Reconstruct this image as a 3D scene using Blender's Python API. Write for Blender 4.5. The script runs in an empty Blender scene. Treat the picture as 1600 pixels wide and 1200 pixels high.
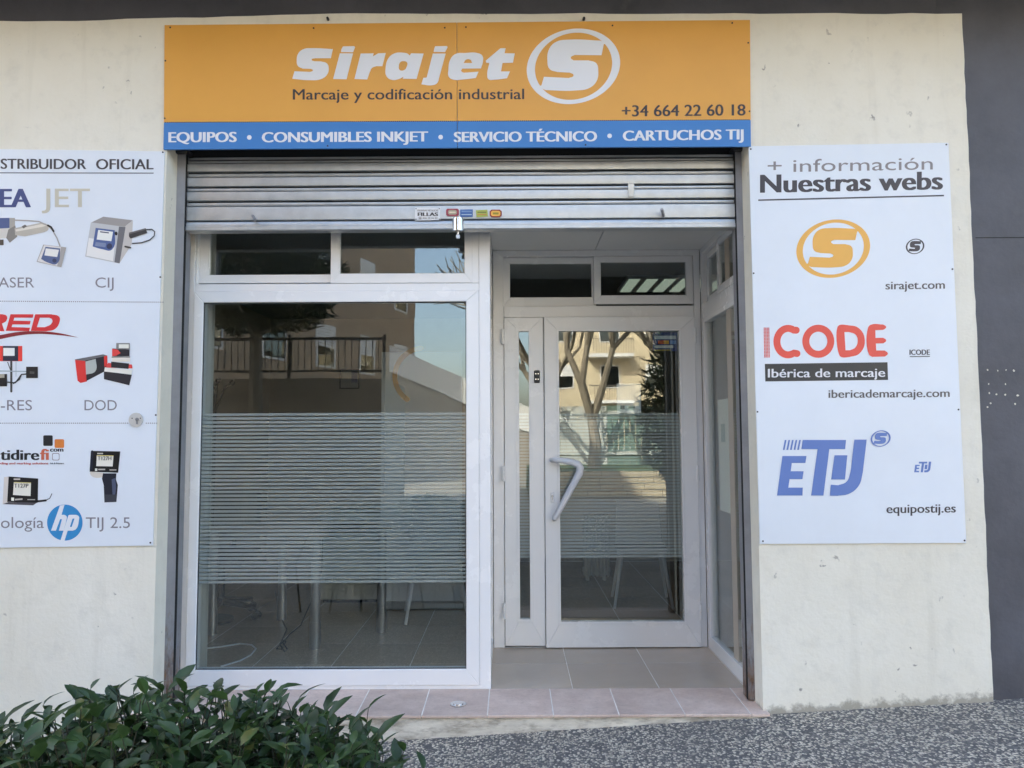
import bpy, bmesh, math, random
from mathutils import Vector, Matrix
R = math.radians
random.seed(7)
SC = bpy.context.scene
COL = SC.collection

# ------------------------------------------------------------------ camera
F = 1200.0
CAM = Vector((0, -3.93, 1.46))
PITCH, ROLL = R(3.9), R(-0.25)
ROT = (Matrix.Rotation(R(90) + PITCH, 3, 'X') @ Matrix.Rotation(ROLL, 3, 'Z'))
cd = bpy.data.cameras.new('camera'); cam = bpy.data.objects.new('camera', cd); COL.objects.link(cam)
cd.sensor_width = 36; cd.lens = 36 * F / 1600; cd.clip_start = 0.02; cd.clip_end = 900
cam.location = CAM; cam.rotation_euler = ROT.to_euler(); SC.camera = cam

# ------------------------------------------------------------------ sky, sun, exposure
SUN_AZ, SUN_EL = R(-38), R(39)          # azimuth from +Y towards +X
wd = bpy.data.worlds.new('World'); SC.world = wd; wd.use_nodes = True
nt = wd.node_tree; bg = nt.nodes['Background']
sky = nt.nodes.new('ShaderNodeTexSky'); sky.sky_type = 'NISHITA'; sky.sun_disc = False
sky.sun_elevation = SUN_EL; sky.sun_rotation = SUN_AZ; sky.air_density = 1.0; sky.dust_density = 3.6; sky.ozone_density = 0.0
nt.links.new(sky.outputs[0], bg.inputs[0]); bg.inputs[1].default_value = 0.15
sl = bpy.data.lights.new('sun', 'SUN'); sl.energy = 3.2; sl.angle = R(0.53); sl.color = (1, 0.93, 0.82)
so = bpy.data.objects.new('sun', sl); COL.objects.link(so)
ts = Vector((math.sin(SUN_AZ) * math.cos(SUN_EL), math.cos(SUN_AZ) * math.cos(SUN_EL), math.sin(SUN_EL)))
so.rotation_euler = ts.to_track_quat('Z', 'Y').to_euler()
vs = SC.view_settings; vs.view_transform = 'Standard'; vs.look = 'None'; vs.exposure = 2.55; vs.gamma = 1
SC.cycles.use_denoising = True; SC.cycles.use_adaptive_sampling = True; SC.cycles.adaptive_threshold = 0.02
SC.cycles.max_bounces = 10; SC.cycles.diffuse_bounces = 4; SC.cycles.glossy_bounces = 5
SC.cycles.transparent_max_bounces = 24
SC.cycles.sample_clamp_indirect = 6.0

# ------------------------------------------------------------------ measuring: photo pixel (1600x1200) -> point on the plane y
def W(px, py, y=0.0):
    d = ROT @ Vector(((px - 800) / F, -(py - 600) / F, -1))
    return CAM + d * ((y - CAM.y) / d.y)
def X(px, py, y=0.0): return W(px, py, y).x
def Z(px, py, y=0.0): return W(px, py, y).z
def ground(x, y=0.0):
    k = max(0.0, min(1.0, (y + 9) / 6)); return 0.29 * math.tanh(x * 0.2) * k * k * (3 - 2 * k)

# ------------------------------------------------------------------ materials
def lin(c): c = c / 255.0; return c / 12.92 if c <= 0.04045 else ((c + 0.055) / 1.055) ** 2.4
def pc(r, g, b, w=(206, 216, 234)):                       # printed colour seen in the shade -> albedo
    return tuple(min(0.82, max(0.006, 0.8 * lin(v) / lin(k))) for v, k in zip((r, g, b), w))
MATS = {}
def mat(name, color=(0.5, 0.5, 0.5), rough=0.5, metal=0.0, spec=0.5):
    m = bpy.data.materials.new(name); m.use_nodes = True
    p = m.node_tree.nodes['Principled BSDF']
    p.inputs['Base Color'].default_value = (*color, 1); p.inputs['Roughness'].default_value = rough
    p.inputs['Metallic'].default_value = metal; p.inputs['Specular IOR Level'].default_value = spec
    MATS[name] = m; return m
def N(m, t, **kw):
    n = m.node_tree.nodes.new(t)
    for k, v in kw.items():
        if k in n.inputs: n.inputs[k].default_value = v
        else: setattr(n, k, v)
    return n
def L(m, a, b): m.node_tree.links.new(a, b)
def P(m): return m.node_tree.nodes['Principled BSDF']
def coords(m, scale=(1, 1, 1)):
    tc = N(m, 'ShaderNodeTexCoord'); mp = N(m, 'ShaderNodeMapping'); mp.inputs['Scale'].default_value = scale
    L(m, tc.outputs['Object'], mp.inputs[0]); return mp.outputs[0]
def gpos(m, scale=(1, 1, 1)):
    g = N(m, 'ShaderNodeNewGeometry'); mp = N(m, 'ShaderNodeMapping'); mp.inputs['Scale'].default_value = scale
    L(m, g.outputs['Position'], mp.inputs[0]); return mp.outputs[0]
def noise(m, v, scale, detail=4, rough=0.55):
    n = N(m, 'ShaderNodeTexNoise'); n.inputs['Scale'].default_value = scale; n.inputs['Detail'].default_value = detail
    n.inputs['Roughness'].default_value = rough; L(m, v, n.inputs['Vector']); return n.outputs['Fac']
def ramp(m, v, stops):
    r = N(m, 'ShaderNodeValToRGB'); e = r.color_ramp.elements
    while len(e) < len(stops): e.new(0.5)
    for i, (p, c) in enumerate(stops):
        e[i].position = p; e[i].color = (*c, 1) if len(c) == 3 else c
    L(m, v, r.inputs[0]); return r.outputs[0]
def mix(m, f, a, b, mode='MIX'):
    n = N(m, 'ShaderNodeMix', data_type='RGBA', blend_type=mode)
    for s, v in ((n.inputs[0], f), (n.inputs[6], a), (n.inputs[7], b)):
        if hasattr(v, 'node'): L(m, v, s)
        elif isinstance(v, (int, float)): s.default_value = v
        else: s.default_value = (*v, 1)
    return n.outputs[2]
def bump(m, h, strength=0.3, dist=0.004):
    b = N(m, 'ShaderNodeBump'); b.inputs['Strength'].default_value = strength; b.inputs['Distance'].default_value = dist
    L(m, h, b.inputs['Height']); L(m, b.outputs[0], P(m).inputs['Normal'])
W3 = lambda v: (v, v, v)

def varied(name, color, rough=0.5, metal=0.0, amt=0.15, scale=6.0, bumpd=0.0, bscale=60.0, dirt=None, spec=0.5, stretch=(1, 1, 1)):
    m = mat(name, color, rough, metal, spec); v = gpos(m, stretch)
    f = noise(m, v, scale, 6, 0.65)
    dk = tuple(c * (1 - amt) for c in color); lt = tuple(min(1, c * (1 + amt)) for c in color)
    c = ramp(m, f, [(0.3, dk), (0.7, lt)])
    if dirt:
        f2 = noise(m, v, dirt[1], 8, 0.7)
        k = ramp(m, f2, [(dirt[2], W3(0)), (dirt[3], W3(1))]); c = mix(m, k, c, dirt[0])
    L(m, c, P(m).inputs['Base Color'])
    rr = N(m, 'ShaderNodeMapRange'); rr.inputs['To Min'].default_value = max(0, rough - 0.08); rr.inputs['To Max'].default_value = min(1, rough + 0.08)
    L(m, f, rr.inputs[0]); L(m, rr.outputs[0], P(m).inputs['Roughness'])
    if bumpd: bump(m, noise(m, v, bscale, 5), 0.6, bumpd)
    return m

# plaster: cream paint over trowelled render, with scuffs, pits and grime of its own
m = mat('plaster', (0.6, 0.58, 0.5), 0.85, spec=0.25); v = gpos(m)
big = noise(m, v, 1.3, 5, 0.6); mid = noise(m, v, 9, 6, 0.65)
c = ramp(m, big, [(0.3, (0.745, 0.7, 0.58)), (0.7, (0.83, 0.795, 0.69))])
c = mix(m, ramp(m, mid, [(0.52, W3(0)), (0.78, W3(0.55))]), c, (0.62, 0.59, 0.51))
vo = N(m, 'ShaderNodeTexVoronoi'); vo.inputs['Scale'].default_value = 11; vo.inputs['Randomness'].default_value = 1
wob = N(m, 'ShaderNodeVectorMath', operation='MULTIPLY_ADD'); n3 = N(m, 'ShaderNodeTexNoise'); n3.inputs['Scale'].default_value = 30
L(m, v, n3.inputs['Vector']); L(m, n3.outputs['Color'], wob.inputs[0]); wob.inputs[1].default_value = (0.09, 0.09, 0.09); L(m, v, wob.inputs[2])
L(m, wob.outputs[0], vo.inputs['Vector'])
spots = ramp(m, vo.outputs['Distance'], [(0.05, W3(1)), (0.13, W3(0))])
gate = ramp(m, noise(m, v, 4.3, 3), [(0.5, W3(0)), (0.6, W3(0.85))])
c = mix(m, mix(m, 1.0, spots, gate, 'MULTIPLY'), c, (0.27, 0.25, 0.22))
vs2 = gpos(m, (9, 9, 0.7)); st = ramp(m, noise(m, vs2, 1.2, 5, 0.6), [(0.56, W3(0)), (0.8, W3(0.4))])
c = mix(m, st, c, (0.6, 0.56, 0.46))
# splash-back grime in the lowest hand's breadth, broken by noise
sz = N(m, 'ShaderNodeSeparateXYZ'); L(m, v, sz.inputs[0])
lo = N(m, 'ShaderNodeMath', operation='MULTIPLY_ADD'); L(m, sz.outputs['X'], lo.inputs[0]); lo.inputs[1].default_value = -0.0565; L(m, sz.outputs['Z'], lo.inputs[2])
ad = N(m, 'ShaderNodeMath', operation='MULTIPLY_ADD'); nz_ = N(m, 'ShaderNodeMath', operation='SUBTRACT'); L(m, noise(m, v, 14, 5, 0.7), nz_.inputs[0]); nz_.inputs[1].default_value = 0.42; L(m, nz_.outputs[0], ad.inputs[0]); ad.inputs[1].default_value = -0.16; L(m, lo.outputs[0], ad.inputs[2])
gr = ramp(m, ad.outputs[0], [(0.0, W3(0.7)), (0.03, W3(0))])
c = mix(m, gr, c, (0.24, 0.21, 0.16))
L(m, c, P(m).inputs['Base Color'])
hb = N(m, 'ShaderNodeMath', operation='ADD'); L(m, noise(m, v, 5, 4), hb.inputs[0]); L(m, noise(m, v, 42, 6, 0.6), hb.inputs[1])
bump(m, hb.outputs[0], 0.35, 0.006)

m = varied('grey_paint', (0.082, 0.083, 0.098), 0.6, amt=0.24, scale=2.5, bumpd=0.004, bscale=25, dirt=((0.14, 0.14, 0.15), 3.0, 0.6, 0.85))
varied('white_frame', (0.83, 0.83, 0.83), 0.26, amt=0.02, scale=3, dirt=((0.66, 0.65, 0.61), 6, 0.7, 0.98))
varied('white_soffit', (0.82, 0.82, 0.8), 0.22, amt=0.03, scale=2)
m = varied('galvanised', (0.5, 0.515, 0.52), 0.4, 0.8, amt=0.1, scale=14, bumpd=0.0012, bscale=8, dirt=((0.3, 0.29, 0.27), 7, 0.62, 0.9))
m = varied('rail_steel', (0.3, 0.3, 0.315), 0.55, 0.3, amt=0.15, scale=7, bumpd=0.001, bscale=40)
# rust creeping up the foot of the rail
v = gpos(m); sz = N(m, 'ShaderNodeSeparateXYZ'); L(m, v, sz.inputs[0])
ad = N(m, 'ShaderNodeMath', operation='MULTIPLY_ADD'); L(m, noise(m, gpos(m, (1, 1, 0.25)), 45, 6, 0.7), ad.inputs[0]); ad.inputs[1].default_value = -1.5; L(m, sz.outputs['Z'], ad.inputs[2])
k = ramp(m, ad.outputs[0], [(0.0, W3(0.95)), (0.0001, W3(0.0))]); 
mr = N(m, 'ShaderNodeMapRange'); mr.inputs['From Min'].default_value = -0.75; mr.inputs['From Max'].default_value = -0.3
mr.inputs['To Min'].default_value = 0.95; mr.inputs['To Max'].default_value = 0.0; L(m, ad.outputs[0], mr.inputs[0])
old = P(m).inputs['Base Color'].links[0].from_socket
L(m, mix(m, mr.outputs[0], old, ramp(m, noise(m, v, 30, 5), [(0.35, (0.07, 0.03, 0.015)), (0.65, (0.24, 0.12, 0.045))])), P(m).inputs['Base Color'])
varied('chipped_paint', (0.66, 0.63, 0.54), 0.85, amt=0.12, scale=20, bumpd=0.003)
mat('dark_gap', (0.012, 0.012, 0.012), 0.9)
mat('rubber', (0.02, 0.02, 0.022), 0.55)
mat('chrome', (0.62, 0.62, 0.62), 0.18, 1.0)
mat('steel_leg', (0.5, 0.51, 0.53), 0.3, 0.85)
mat('brushed', (0.6, 0.59, 0.56), 0.45, 0.3)
mat('dark_plastic', (0.015, 0.016, 0.018), 0.4)
mat('white_plastic', (0.72, 0.73, 0.76), 0.35)
varied('cabinet_white', (0.62, 0.61, 0.56), 0.4, amt=0.03)
varied('room_paint', (0.46, 0.41, 0.34), 0.8, amt=0.05)
varied('room_ceiling', (0.3, 0.3, 0.29), 0.8, amt=0.05)
varied('desk_top', (0.25, 0.2, 0.15), 0.4, amt=0.2, stretch=(1, 8, 8))
# floor and sill tiles
def tilemat(name, a, b, rough, scale, wear=1.0):
    m = mat(name, a, rough); v = gpos(m, (1, 1.3, 1)); f = noise(m, v, scale, 7, 0.7); f2 = noise(m, v, scale * 6, 4, 0.7)
    c = ramp(m, f, [(0.3, a), (0.7, b)])
    oi = N(m, 'ShaderNodeObjectInfo'); k = N(m, 'ShaderNodeMapRange'); L(m, oi.outputs['Random'], k.inputs[0]); k.inputs['To Min'].default_value = 0.86; k.inputs['To Max'].default_value = 1.08
    c = mix(m, 1.0, c, k.outputs[0], 'MULTIPLY'); c = mix(m, ramp(m, f2, [(0.52, W3(0)), (0.8, W3(0.5 * wear))]), c, tuple(x * 0.5 for x in a)); c = mix(m, ramp(m, noise(m, gpos(m), 3.1, 8, 0.75), [(0.5, W3(0)), (0.72, W3(0.45 * wear))]), c, tuple(x * 0.6 for x in a))
    L(m, c, P(m).inputs['Base Color'])
    rr = N(m, 'ShaderNodeMapRange'); rr.inputs['To Min'].default_value = rough - 0.1 * wear; rr.inputs['To Max'].default_value = rough + 0.15 * wear; L(m, f, rr.inputs[0]); L(m, rr.outputs[0], P(m).inputs['Roughness'])
    bump(m, f2, 0.25, 0.002); return m
tilemat('floor_tile', (0.5, 0.412, 0.325), (0.53, 0.44, 0.352), 0.26, 5, 0.1)
tilemat('sill_tile', (0.56, 0.42, 0.35), (0.72, 0.58, 0.495), 0.6, 9)
varied('grout', (0.78, 0.74, 0.68), 0.9, amt=0.15)
varied('step_stone', (0.64, 0.6, 0.51), 0.85, amt=0.2, scale=6, bumpd=0.006, bscale=30, dirt=((0.24, 0.2, 0.15), 9, 0.46, 0.72), stretch=(1, 1, 3))
# exposed-aggregate pavement
m = mat('aggregate', (0.15, 0.15, 0.16), 0.8, spec=0.3); v = gpos(m, (1, 0.8, 1))
wv = N(m, 'ShaderNodeTexNoise'); wv.inputs['Scale'].default_value = 60; L(m, v, wv.inputs['Vector'])
wm = N(m, 'ShaderNodeVectorMath', operation='MULTIPLY_ADD'); L(m, wv.outputs['Color'], wm.inputs[0]); wm.inputs[1].default_value = (0.012, 0.012, 0); L(m, v, wm.inputs[2])
vo = N(m, 'ShaderNodeTexVoronoi'); vo.inputs['Scale'].default_value = 92; L(m, wm.outputs[0], vo.inputs['Vector'])
sc_ = N(m, 'ShaderNodeSeparateColor'); L(m, vo.outputs['Color'], sc_.inputs[0])
stone = ramp(m, sc_.outputs[0], [(0.0, (0.1, 0.094, 0.09)), (0.36, (0.18, 0.17, 0.16)), (0.5, (0.34, 0.305, 0.25)), (0.64, (0.56, 0.5, 0.385)), (1.0, (0.76, 0.69, 0.55))])
edge = ramp(m, vo.outputs['Distance'], [(0.48, W3(0)), (0.72, W3(1))])
c = mix(m, edge, stone, (0.1, 0.097, 0.096))
c = mix(m, ramp(m, noise(m, v, 1.7, 5), [(0.4, W3(0)), (0.7, W3(0.35))]), c, (0.15, 0.14, 0.13)); c = mix(m, ramp(m, noise(m, v, 6.5, 7, 0.7), [(0.56, W3(0)), (0.68, W3(0.55))]), c, (0.085, 0.08, 0.075))
L(m, c, P(m).inputs['Base Color'])
inv = N(m, 'ShaderNodeMath', operation='SUBTRACT'); inv.inputs[0].default_value = 1; L(m, vo.outputs['Distance'], inv.inputs[1]); bump(m, inv.outputs[0], 0.7, 0.006)

# glass: clear, with the mirror-like reflection of a double pane
def glassmat(name, tint, f0):
    m = bpy.data.materials.new(name); m.use_nodes = True; n = m.node_tree.nodes; n.remove(n['Principled BSDF']); MATS[name] = m
    tr = N(m, 'ShaderNodeBsdfTransparent'); tr.inputs[0].default_value = (*tint, 1)
    gl = N(m, 'ShaderNodeBsdfGlossy'); gl.inputs['Roughness'].default_value = 0.0; gl.inputs[0].default_value = (0.97, 1, 0.98, 1)
    lw = N(m, 'ShaderNodeLayerWeight'); lw.inputs[0].default_value = 0.5
    p5 = N(m, 'ShaderNodeMath', operation='POWER'); L(m, lw.outputs['Facing'], p5.inputs[0]); p5.inputs[1].default_value = 5
    ma = N(m, 'ShaderNodeMath', operation='MULTIPLY_ADD'); L(m, p5.outputs[0], ma.inputs[0]); ma.inputs[1].default_value = 1 - f0; ma.inputs[2].default_value = f0
    mx = N(m, 'ShaderNodeMixShader'); L(m, ma.outputs[0], mx.inputs[0]); L(m, tr.outputs[0], mx.inputs[1]); L(m, gl.outputs[0], mx.inputs[2])
    # very slight waviness of float glass
    b = N(m, 'ShaderNodeBump'); b.inputs['Strength'].default_value = 0.12; b.inputs['Distance'].default_value = 0.002
    L(m, noise(m, gpos(m), 3.2, 1), b.inputs['Height']); L(m, b.outputs[0], gl.inputs['Normal'])
    L(m, mx.outputs[0], n['Material Output'].inputs[0]); return m
glassmat('glass', (0.91, 0.935, 0.925), 0.085)
glassmat('far_glass', (0.3, 0.34, 0.34), 0.1)
# frosted film strips
m = bpy.data.materials.new('frosted_film'); m.use_nodes = True; MATS['frosted_film'] = m
n = m.node_tree.nodes; p = n['Principled BSDF']; p.inputs['Base Color'].default_value = (0.66, 0.68, 0.68, 1); p.inputs['Roughness'].default_value = 0.55
tl = N(m, 'ShaderNodeBsdfTranslucent'); tl.inputs[0].default_value = (0.66, 0.69, 0.69, 1)
tr = N(m, 'ShaderNodeBsdfTransparent'); mx = N(m, 'ShaderNodeMixShader'); mx.inputs[0].default_value = 0.3
L(m, p.outputs[0], mx.inputs[1]); L(m, tl.outputs[0], mx.inputs[2])
mx2 = N(m, 'ShaderNodeMixShader'); mx2.inputs[0].default_value = 0.15; L(m, mx.outputs[0], mx2.inputs[1]); L(m, tr.outputs[0], mx2.inputs[2])
L(m, mx2.outputs[0], n['Material Output'].inputs[0])
# print: colour per face from the mesh
m = mat('print', (0.5,) * 3, 0.42, spec=0.35); a = N(m, 'ShaderNodeVertexColor', layer_name='Col'); L(m, a.outputs[0], P(m).inputs['Base Color'])
def panelmat(name, col, rough=0.4):
    m = varied(name, col, rough, amt=0.035, scale=1.6, dirt=(tuple(c * 0.62 for c in col), 7, 0.7, 0.95), spec=0.35)
    return m
panelmat('sign_white', (0.735, 0.775, 0.82)); panelmat('sign_orange', pc(196, 148, 72, (203, 210, 226))); panelmat('sign_blue', pc(58, 116, 190, (203, 212, 230)))
# greenery
def leafmat(name, a, b, rough=0.42):
    m = mat(name, a, rough, spec=0.4); oi = N(m, 'ShaderNodeObjectInfo'); v = gpos(m)
    f = N(m, 'ShaderNodeMath', operation='MULTIPLY_ADD'); L(m, oi.outputs['Random'], f.inputs[0]); f.inputs[1].default_value = 0.5; L(m, noise(m, v, 14, 3), f.inputs[2])
    c = ramp(m, f.outputs[0], [(0.35, a), (0.8, b), (0.93, tuple(x * 1.3 for x in b)), (1.0, (b[1] * 1.3, b[1] * 1.35, b[2] * 1.1))])
    ge = N(m, 'ShaderNodeNewGeometry'); c = mix(m, ge.outputs['Backfacing'], c, tuple(min(1, x * 1.5) for x in b))
    L(m, c, P(m).inputs['Base Color'])
    tl = N(m, 'ShaderNodeBsdfTranslucent'); L(m, c, tl.inputs[0]); mx = N(m, 'ShaderNodeMixShader'); mx.inputs[0].default_value = 0.18
    L(m, P(m).outputs[0], mx.inputs[1]); L(m, tl.outputs[0], mx.inputs[2]); L(m, mx.outputs[0], m.node_tree.nodes['Material Output'].inputs[0])
leafmat('hedge_leaf', (0.014, 0.034, 0.013), (0.05, 0.095, 0.03), 0.36)
leafmat('pine_leaf', (0.015, 0.03, 0.014), (0.035, 0.06, 0.025), 0.6)
varied('stem', (0.045, 0.045, 0.025), 0.8, amt=0.3, scale=20)
varied('bark', (0.28, 0.24, 0.18), 0.85, amt=0.3, scale=5, bumpd=0.01, bscale=20)
varied('grass', (0.06, 0.1, 0.03), 0.9, amt=0.4, scale=6)
varied('asphalt', (0.055, 0.055, 0.058), 0.9, amt=0.2, scale=8)
varied('yellow_render', (0.6, 0.51, 0.35), 0.85, amt=0.08, scale=1)
varied('beige_brick', (0.36, 0.27, 0.19), 0.85, amt=0.12, scale=2)
varied('pale_wall', (0.7, 0.67, 0.6), 0.85, amt=0.08, scale=1)
varied('stone_block', (0.55, 0.47, 0.33), 0.85, amt=0.2, scale=4, bumpd=0.008, bscale=25)
varied('retaining_wall', (0.3, 0.26, 0.21), 0.85, amt=0.15, scale=1.5)
mat('railing_metal', (0.1, 0.1, 0.1), 0.5, 0.5)
mat('fence_green', (0.16, 0.25, 0.2), 0.6); mat('white_paint', (0.75, 0.75, 0.73), 0.6)
mat('fence_pale', (0.6, 0.62, 0.58), 0.6)
m = mat('lamp_diffuser', (0.8, 0.85, 0.75), 0.4); P(m).inputs['Emission Color'].default_value = (0.85, 1, 0.8, 1); P(m).inputs['Emission Strength'].default_value = 0.06

# ------------------------------------------------------------------ mesh helpers
def link(o, parent=None):
    COL.objects.link(o)
    if parent: o.parent = parent
    return o
def tag(o, label, cat, group=None):
    o['label'] = label; o['category'] = cat
    if group: o['group'] = group
    return o
def thing(name, label, cat, loc=(0, 0, 0), group=None):
    return tag(link(bpy.data.objects.new(name, None)), label, cat, group) if loc == (0, 0, 0) else _at(tag(link(bpy.data.objects.new(name, None)), label, cat, group), loc)
def _at(o, loc): o.location = loc; return o
def structure(o): o['kind'] = 'structure'; return o
def stuff(o): o['kind'] = 'stuff'; return o

class MB:
    def __init__(s, M=None): s.v = []; s.f = []; s.mi = []; s.c = []; s.M = M
    def add(s, verts, faces, mi=0, col=None):
        b = len(s.v)
        s.v += [tuple(s.M @ Vector(p)) if s.M else tuple(p) for p in verts]
        for f in faces: s.f.append([b + i for i in f]); s.mi.append(mi); s.c.append(col)
        return s
    def hexa(s, p, bev=0.0, mi=0, col=None):            # p: 8 corners, bottom ring then top ring
        fs = [(0, 3, 2, 1), (4, 5, 6, 7), (0, 1, 5, 4), (1, 2, 6, 5), (2, 3, 7, 6), (3, 0, 4, 7)]
        if bev <= 0: return s.add(p, fs, mi, col)
        bm = bmesh.new(); vv = [bm.verts.new(q) for q in p]
        for f in fs: bm.faces.new([vv[i] for i in f])
        bmesh.ops.bevel(bm, geom=bm.edges[:], offset=bev, segments=1, affect='EDGES', profile=0.5)
        bmesh.ops.recalc_face_normals(bm, faces=bm.faces); bm.verts.index_update()
        s.add([tuple(q.co) for q in bm.verts], [[q.index for q in f.verts] for f in bm.faces], mi, col); bm.free(); return s
    def box(s, x0, x1, y0, y1, z0, z1, bev=0.0, mi=0, col=None):
        return s.hexa([(x0, y0, z0), (x1, y0, z0), (x1, y1, z0), (x0, y1, z0), (x0, y0, z1), (x1, y0, z1), (x1, y1, z1), (x0, y1, z1)], bev, mi, col)
    def ring(s, x0, x1, z0, z1, w, y0, y1, bev=0.002, mi=0):   # mitred frame: w = left, right, top, bottom widths
        l, r, t, b = w; a0, a1, c0, c1 = x0 + l, x1 - r, z0 + b, z1 - t
        def mem(q):
            s.hexa([(q[i][0], y0, q[i][1]) for i in (0, 1)] + [(q[i][0], y1, q[i][1]) for i in (1, 0)] + [(q[i][0], y0, q[i][1]) for i in (3, 2)] + [(q[i][0], y1, q[i][1]) for i in (2, 3)], bev, mi)
        mem([(x0, z0), (x1, z0), (a1, c0), (a0, c0)]); mem([(a0, c1), (a1, c1), (x1, z1), (x0, z1)])
        mem([(x0, z0), (a0, c0), (a0, c1), (x0, z1)]); mem([(a1, c0), (x1, z0), (x1, z1), (a1, c1)])
        return s
    def tube(s, path, r, n=8, mi=0, caps=True):
        path = [Vector(p) for p in path]; rs = r if isinstance(r, (list, tuple)) else [r] * len(path); b = len(s.v); vs_, fs = [], []
        up = None
        for i, p in enumerate(path):
            d = (path[min(i + 1, len(path) - 1)] - path[max(i - 1, 0)]).normalized()
            if up is None: up = Vector((0, 0, 1)) if abs(d.z) < 0.9 else Vector((1, 0, 0))
            a = d.cross(up).normalized(); c = a.cross(d).normalized(); up = c
            vs_ += [p + (a * math.cos(2 * math.pi * k / n) + c * math.sin(2 * math.pi * k / n)) * rs[i] for k in range(n)]
        for i in range(len(path) - 1):
            for k in range(n): fs.append((i * n + k, i * n + (k + 1) % n, (i + 1) * n + (k + 1) % n, (i + 1) * n + k))
        if caps: fs += [tuple(range(n))[::-1], tuple((len(path) - 1) * n + k for k in range(n))]
        return s.add(vs_, fs, mi)
    def cyl(s, c, r, h, axis='Z', n=20, mi=0, r2=None):
        c = Vector(c); d = {'X': Vector((1, 0, 0)), 'Y': Vector((0, 1, 0)), 'Z': Vector((0, 0, 1))}[axis]
        return s.tube([c, c + d * h], [r, r if r2 is None else r2], n, mi)
    def ball(s, c, r, n=8, m=6, mi=0):
        vs_, fs = [], []
        for i in range(m + 1):
            t = math.pi * i / m
            for k in range(n): a = 2 * math.pi * k / n; vs_.append((c[0] + r * math.sin(t) * math.cos(a), c[1] + r * math.sin(t) * math.sin(a), c[2] + r * math.cos(t)))
        for i in range(m):
            for k in range(n): fs.append((i * n + k, (i + 1) * n + k, (i + 1) * n + (k + 1) % n, i * n + (k + 1) % n))
        return s.add(vs_, fs, mi)
    def mesh(s, name, mats, smooth=False):
        me = bpy.data.meshes.new(name); me.from_pydata(s.v, [], s.f)
        for m_ in ([mats] if isinstance(mats, str) else mats): me.materials.append(MATS[m_])
        me.polygons.foreach_set('material_index', s.mi)
        if any(c is not None for c in s.c):
            ca = me.color_attributes.new('Col', 'FLOAT_COLOR', 'CORNER'); k = 0
            data = []
            for c, f in zip(s.c, s.f): data += list((*(c or (0.5,) * 3), 1.0)) * len(f)
            ca.data.foreach_set('color', data)
        if smooth:
            me.polygons.foreach_set('use_smooth', [True] * len(me.polygons))
            try: me.set_sharp_from_angle(angle=R(40))
            except Exception: pass
        me.update(); return me
    def build(s, name, mats, parent=None, smooth=False):
        return link(bpy.data.objects.new(name, s.mesh(name, mats, smooth)), parent)

# ------------------------------------------------------------------ setting: ground
mb = MB(); xs = [-400, -120, -40, -15] + [i * 0.5 - 10 for i in range(41)] + [15, 40, 120, 400]; ys = [-400, -100, -40, -22, -11.7, -9, -8, -7, -6, -5, -4, -3, -2, 0.25]
vv = [(x, y, ground(x, y)) for y in ys for x in xs]; nx = len(xs)
mb.add(vv, [(j * nx + i, j * nx + i + 1, (j + 1) * nx + i + 1, (j + 1) * nx + i) for j in range(len(ys) - 1) for i in range(nx - 1)])
structure(mb.build('pavement', 'aggregate'))

# ------------------------------------------------------------------ the building
bld = thing('shop_building', 'cream plastered ground floor of a building with a grey painted pillar and beam', 'building')
XL = X(250, 640); XR = X(1187, 900); XE = X(1503, 18) ; XE2 = X(1556, 1088)
ZT = Z(800, 21); ZO = Z(700, 209)                      # plaster's top edge, opening's top
SILL = 0.09
out = [(-7.0, -0.6), (-7.0, ZT - 0.03)]
rj = random.Random(3)
n = 70
for i in range(n + 1):
    x = -7 + (XE + 7) * i / n
    out.append((x, Z(800 + x * 305, 21 + (12 * max(0.0, min(1.0, (-0.9 - x) / 1.5))) + rj.uniform(-0.9, 0.9))))
n = 60
for i in range(1, n + 1):
    t = i / n; out.append((XE + (X(1552, 1088) - XE) * t + rj.uniform(-0.0025, 0.0025), ZT + (-0.35 - ZT) * t))
out += [(XR, -0.35), (XR, ZO), (XL, ZO), (XL, -0.6)]
k = len(out)
mb = MB(); mb.add([(x, 0, z) for x, z in out] + [(x, 0.30, z) for x, z in out], [list(range(k))[::-1]] + [(i, (i + 1) % k, k + (i + 1) % k, k + i) for i in range(k)])
o = mb.build('plaster_wall', 'plaster', bld); o['label'] = 'cream trowelled plaster wall with scuffs and a ragged edge'
mb = MB(); mb.box(XE - 0.12, 16, 0.022, 0.5, -0.6, 3.98); o = mb.build('pillar', 'grey_paint', bld); o['label'] = 'slate grey painted pillar at the right edge'
mb = MB(); mb.box(-8, XE - 0.12, 0.024, 0.5, ZT - 0.12, 3.98); o = mb.build('beam', 'grey_paint', bld)
mb = MB(); mb.box(-8.2, 16, -0.6, 8, 4.0, 10.2); mb.box(-30, -8.2, -0.6, 8, 4.0, 14.8); mb.box(-30, 16, -0.6, -0.5, 3.85, 3.999); mb.box(-30, -8.01, 0.024, 0.5, -0.6, 3.99); mb.build('shading_storeys', 'grey_paint', bld)  # unseen upper mass, heights and length shaped to shade the pavement and terrace
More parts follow.
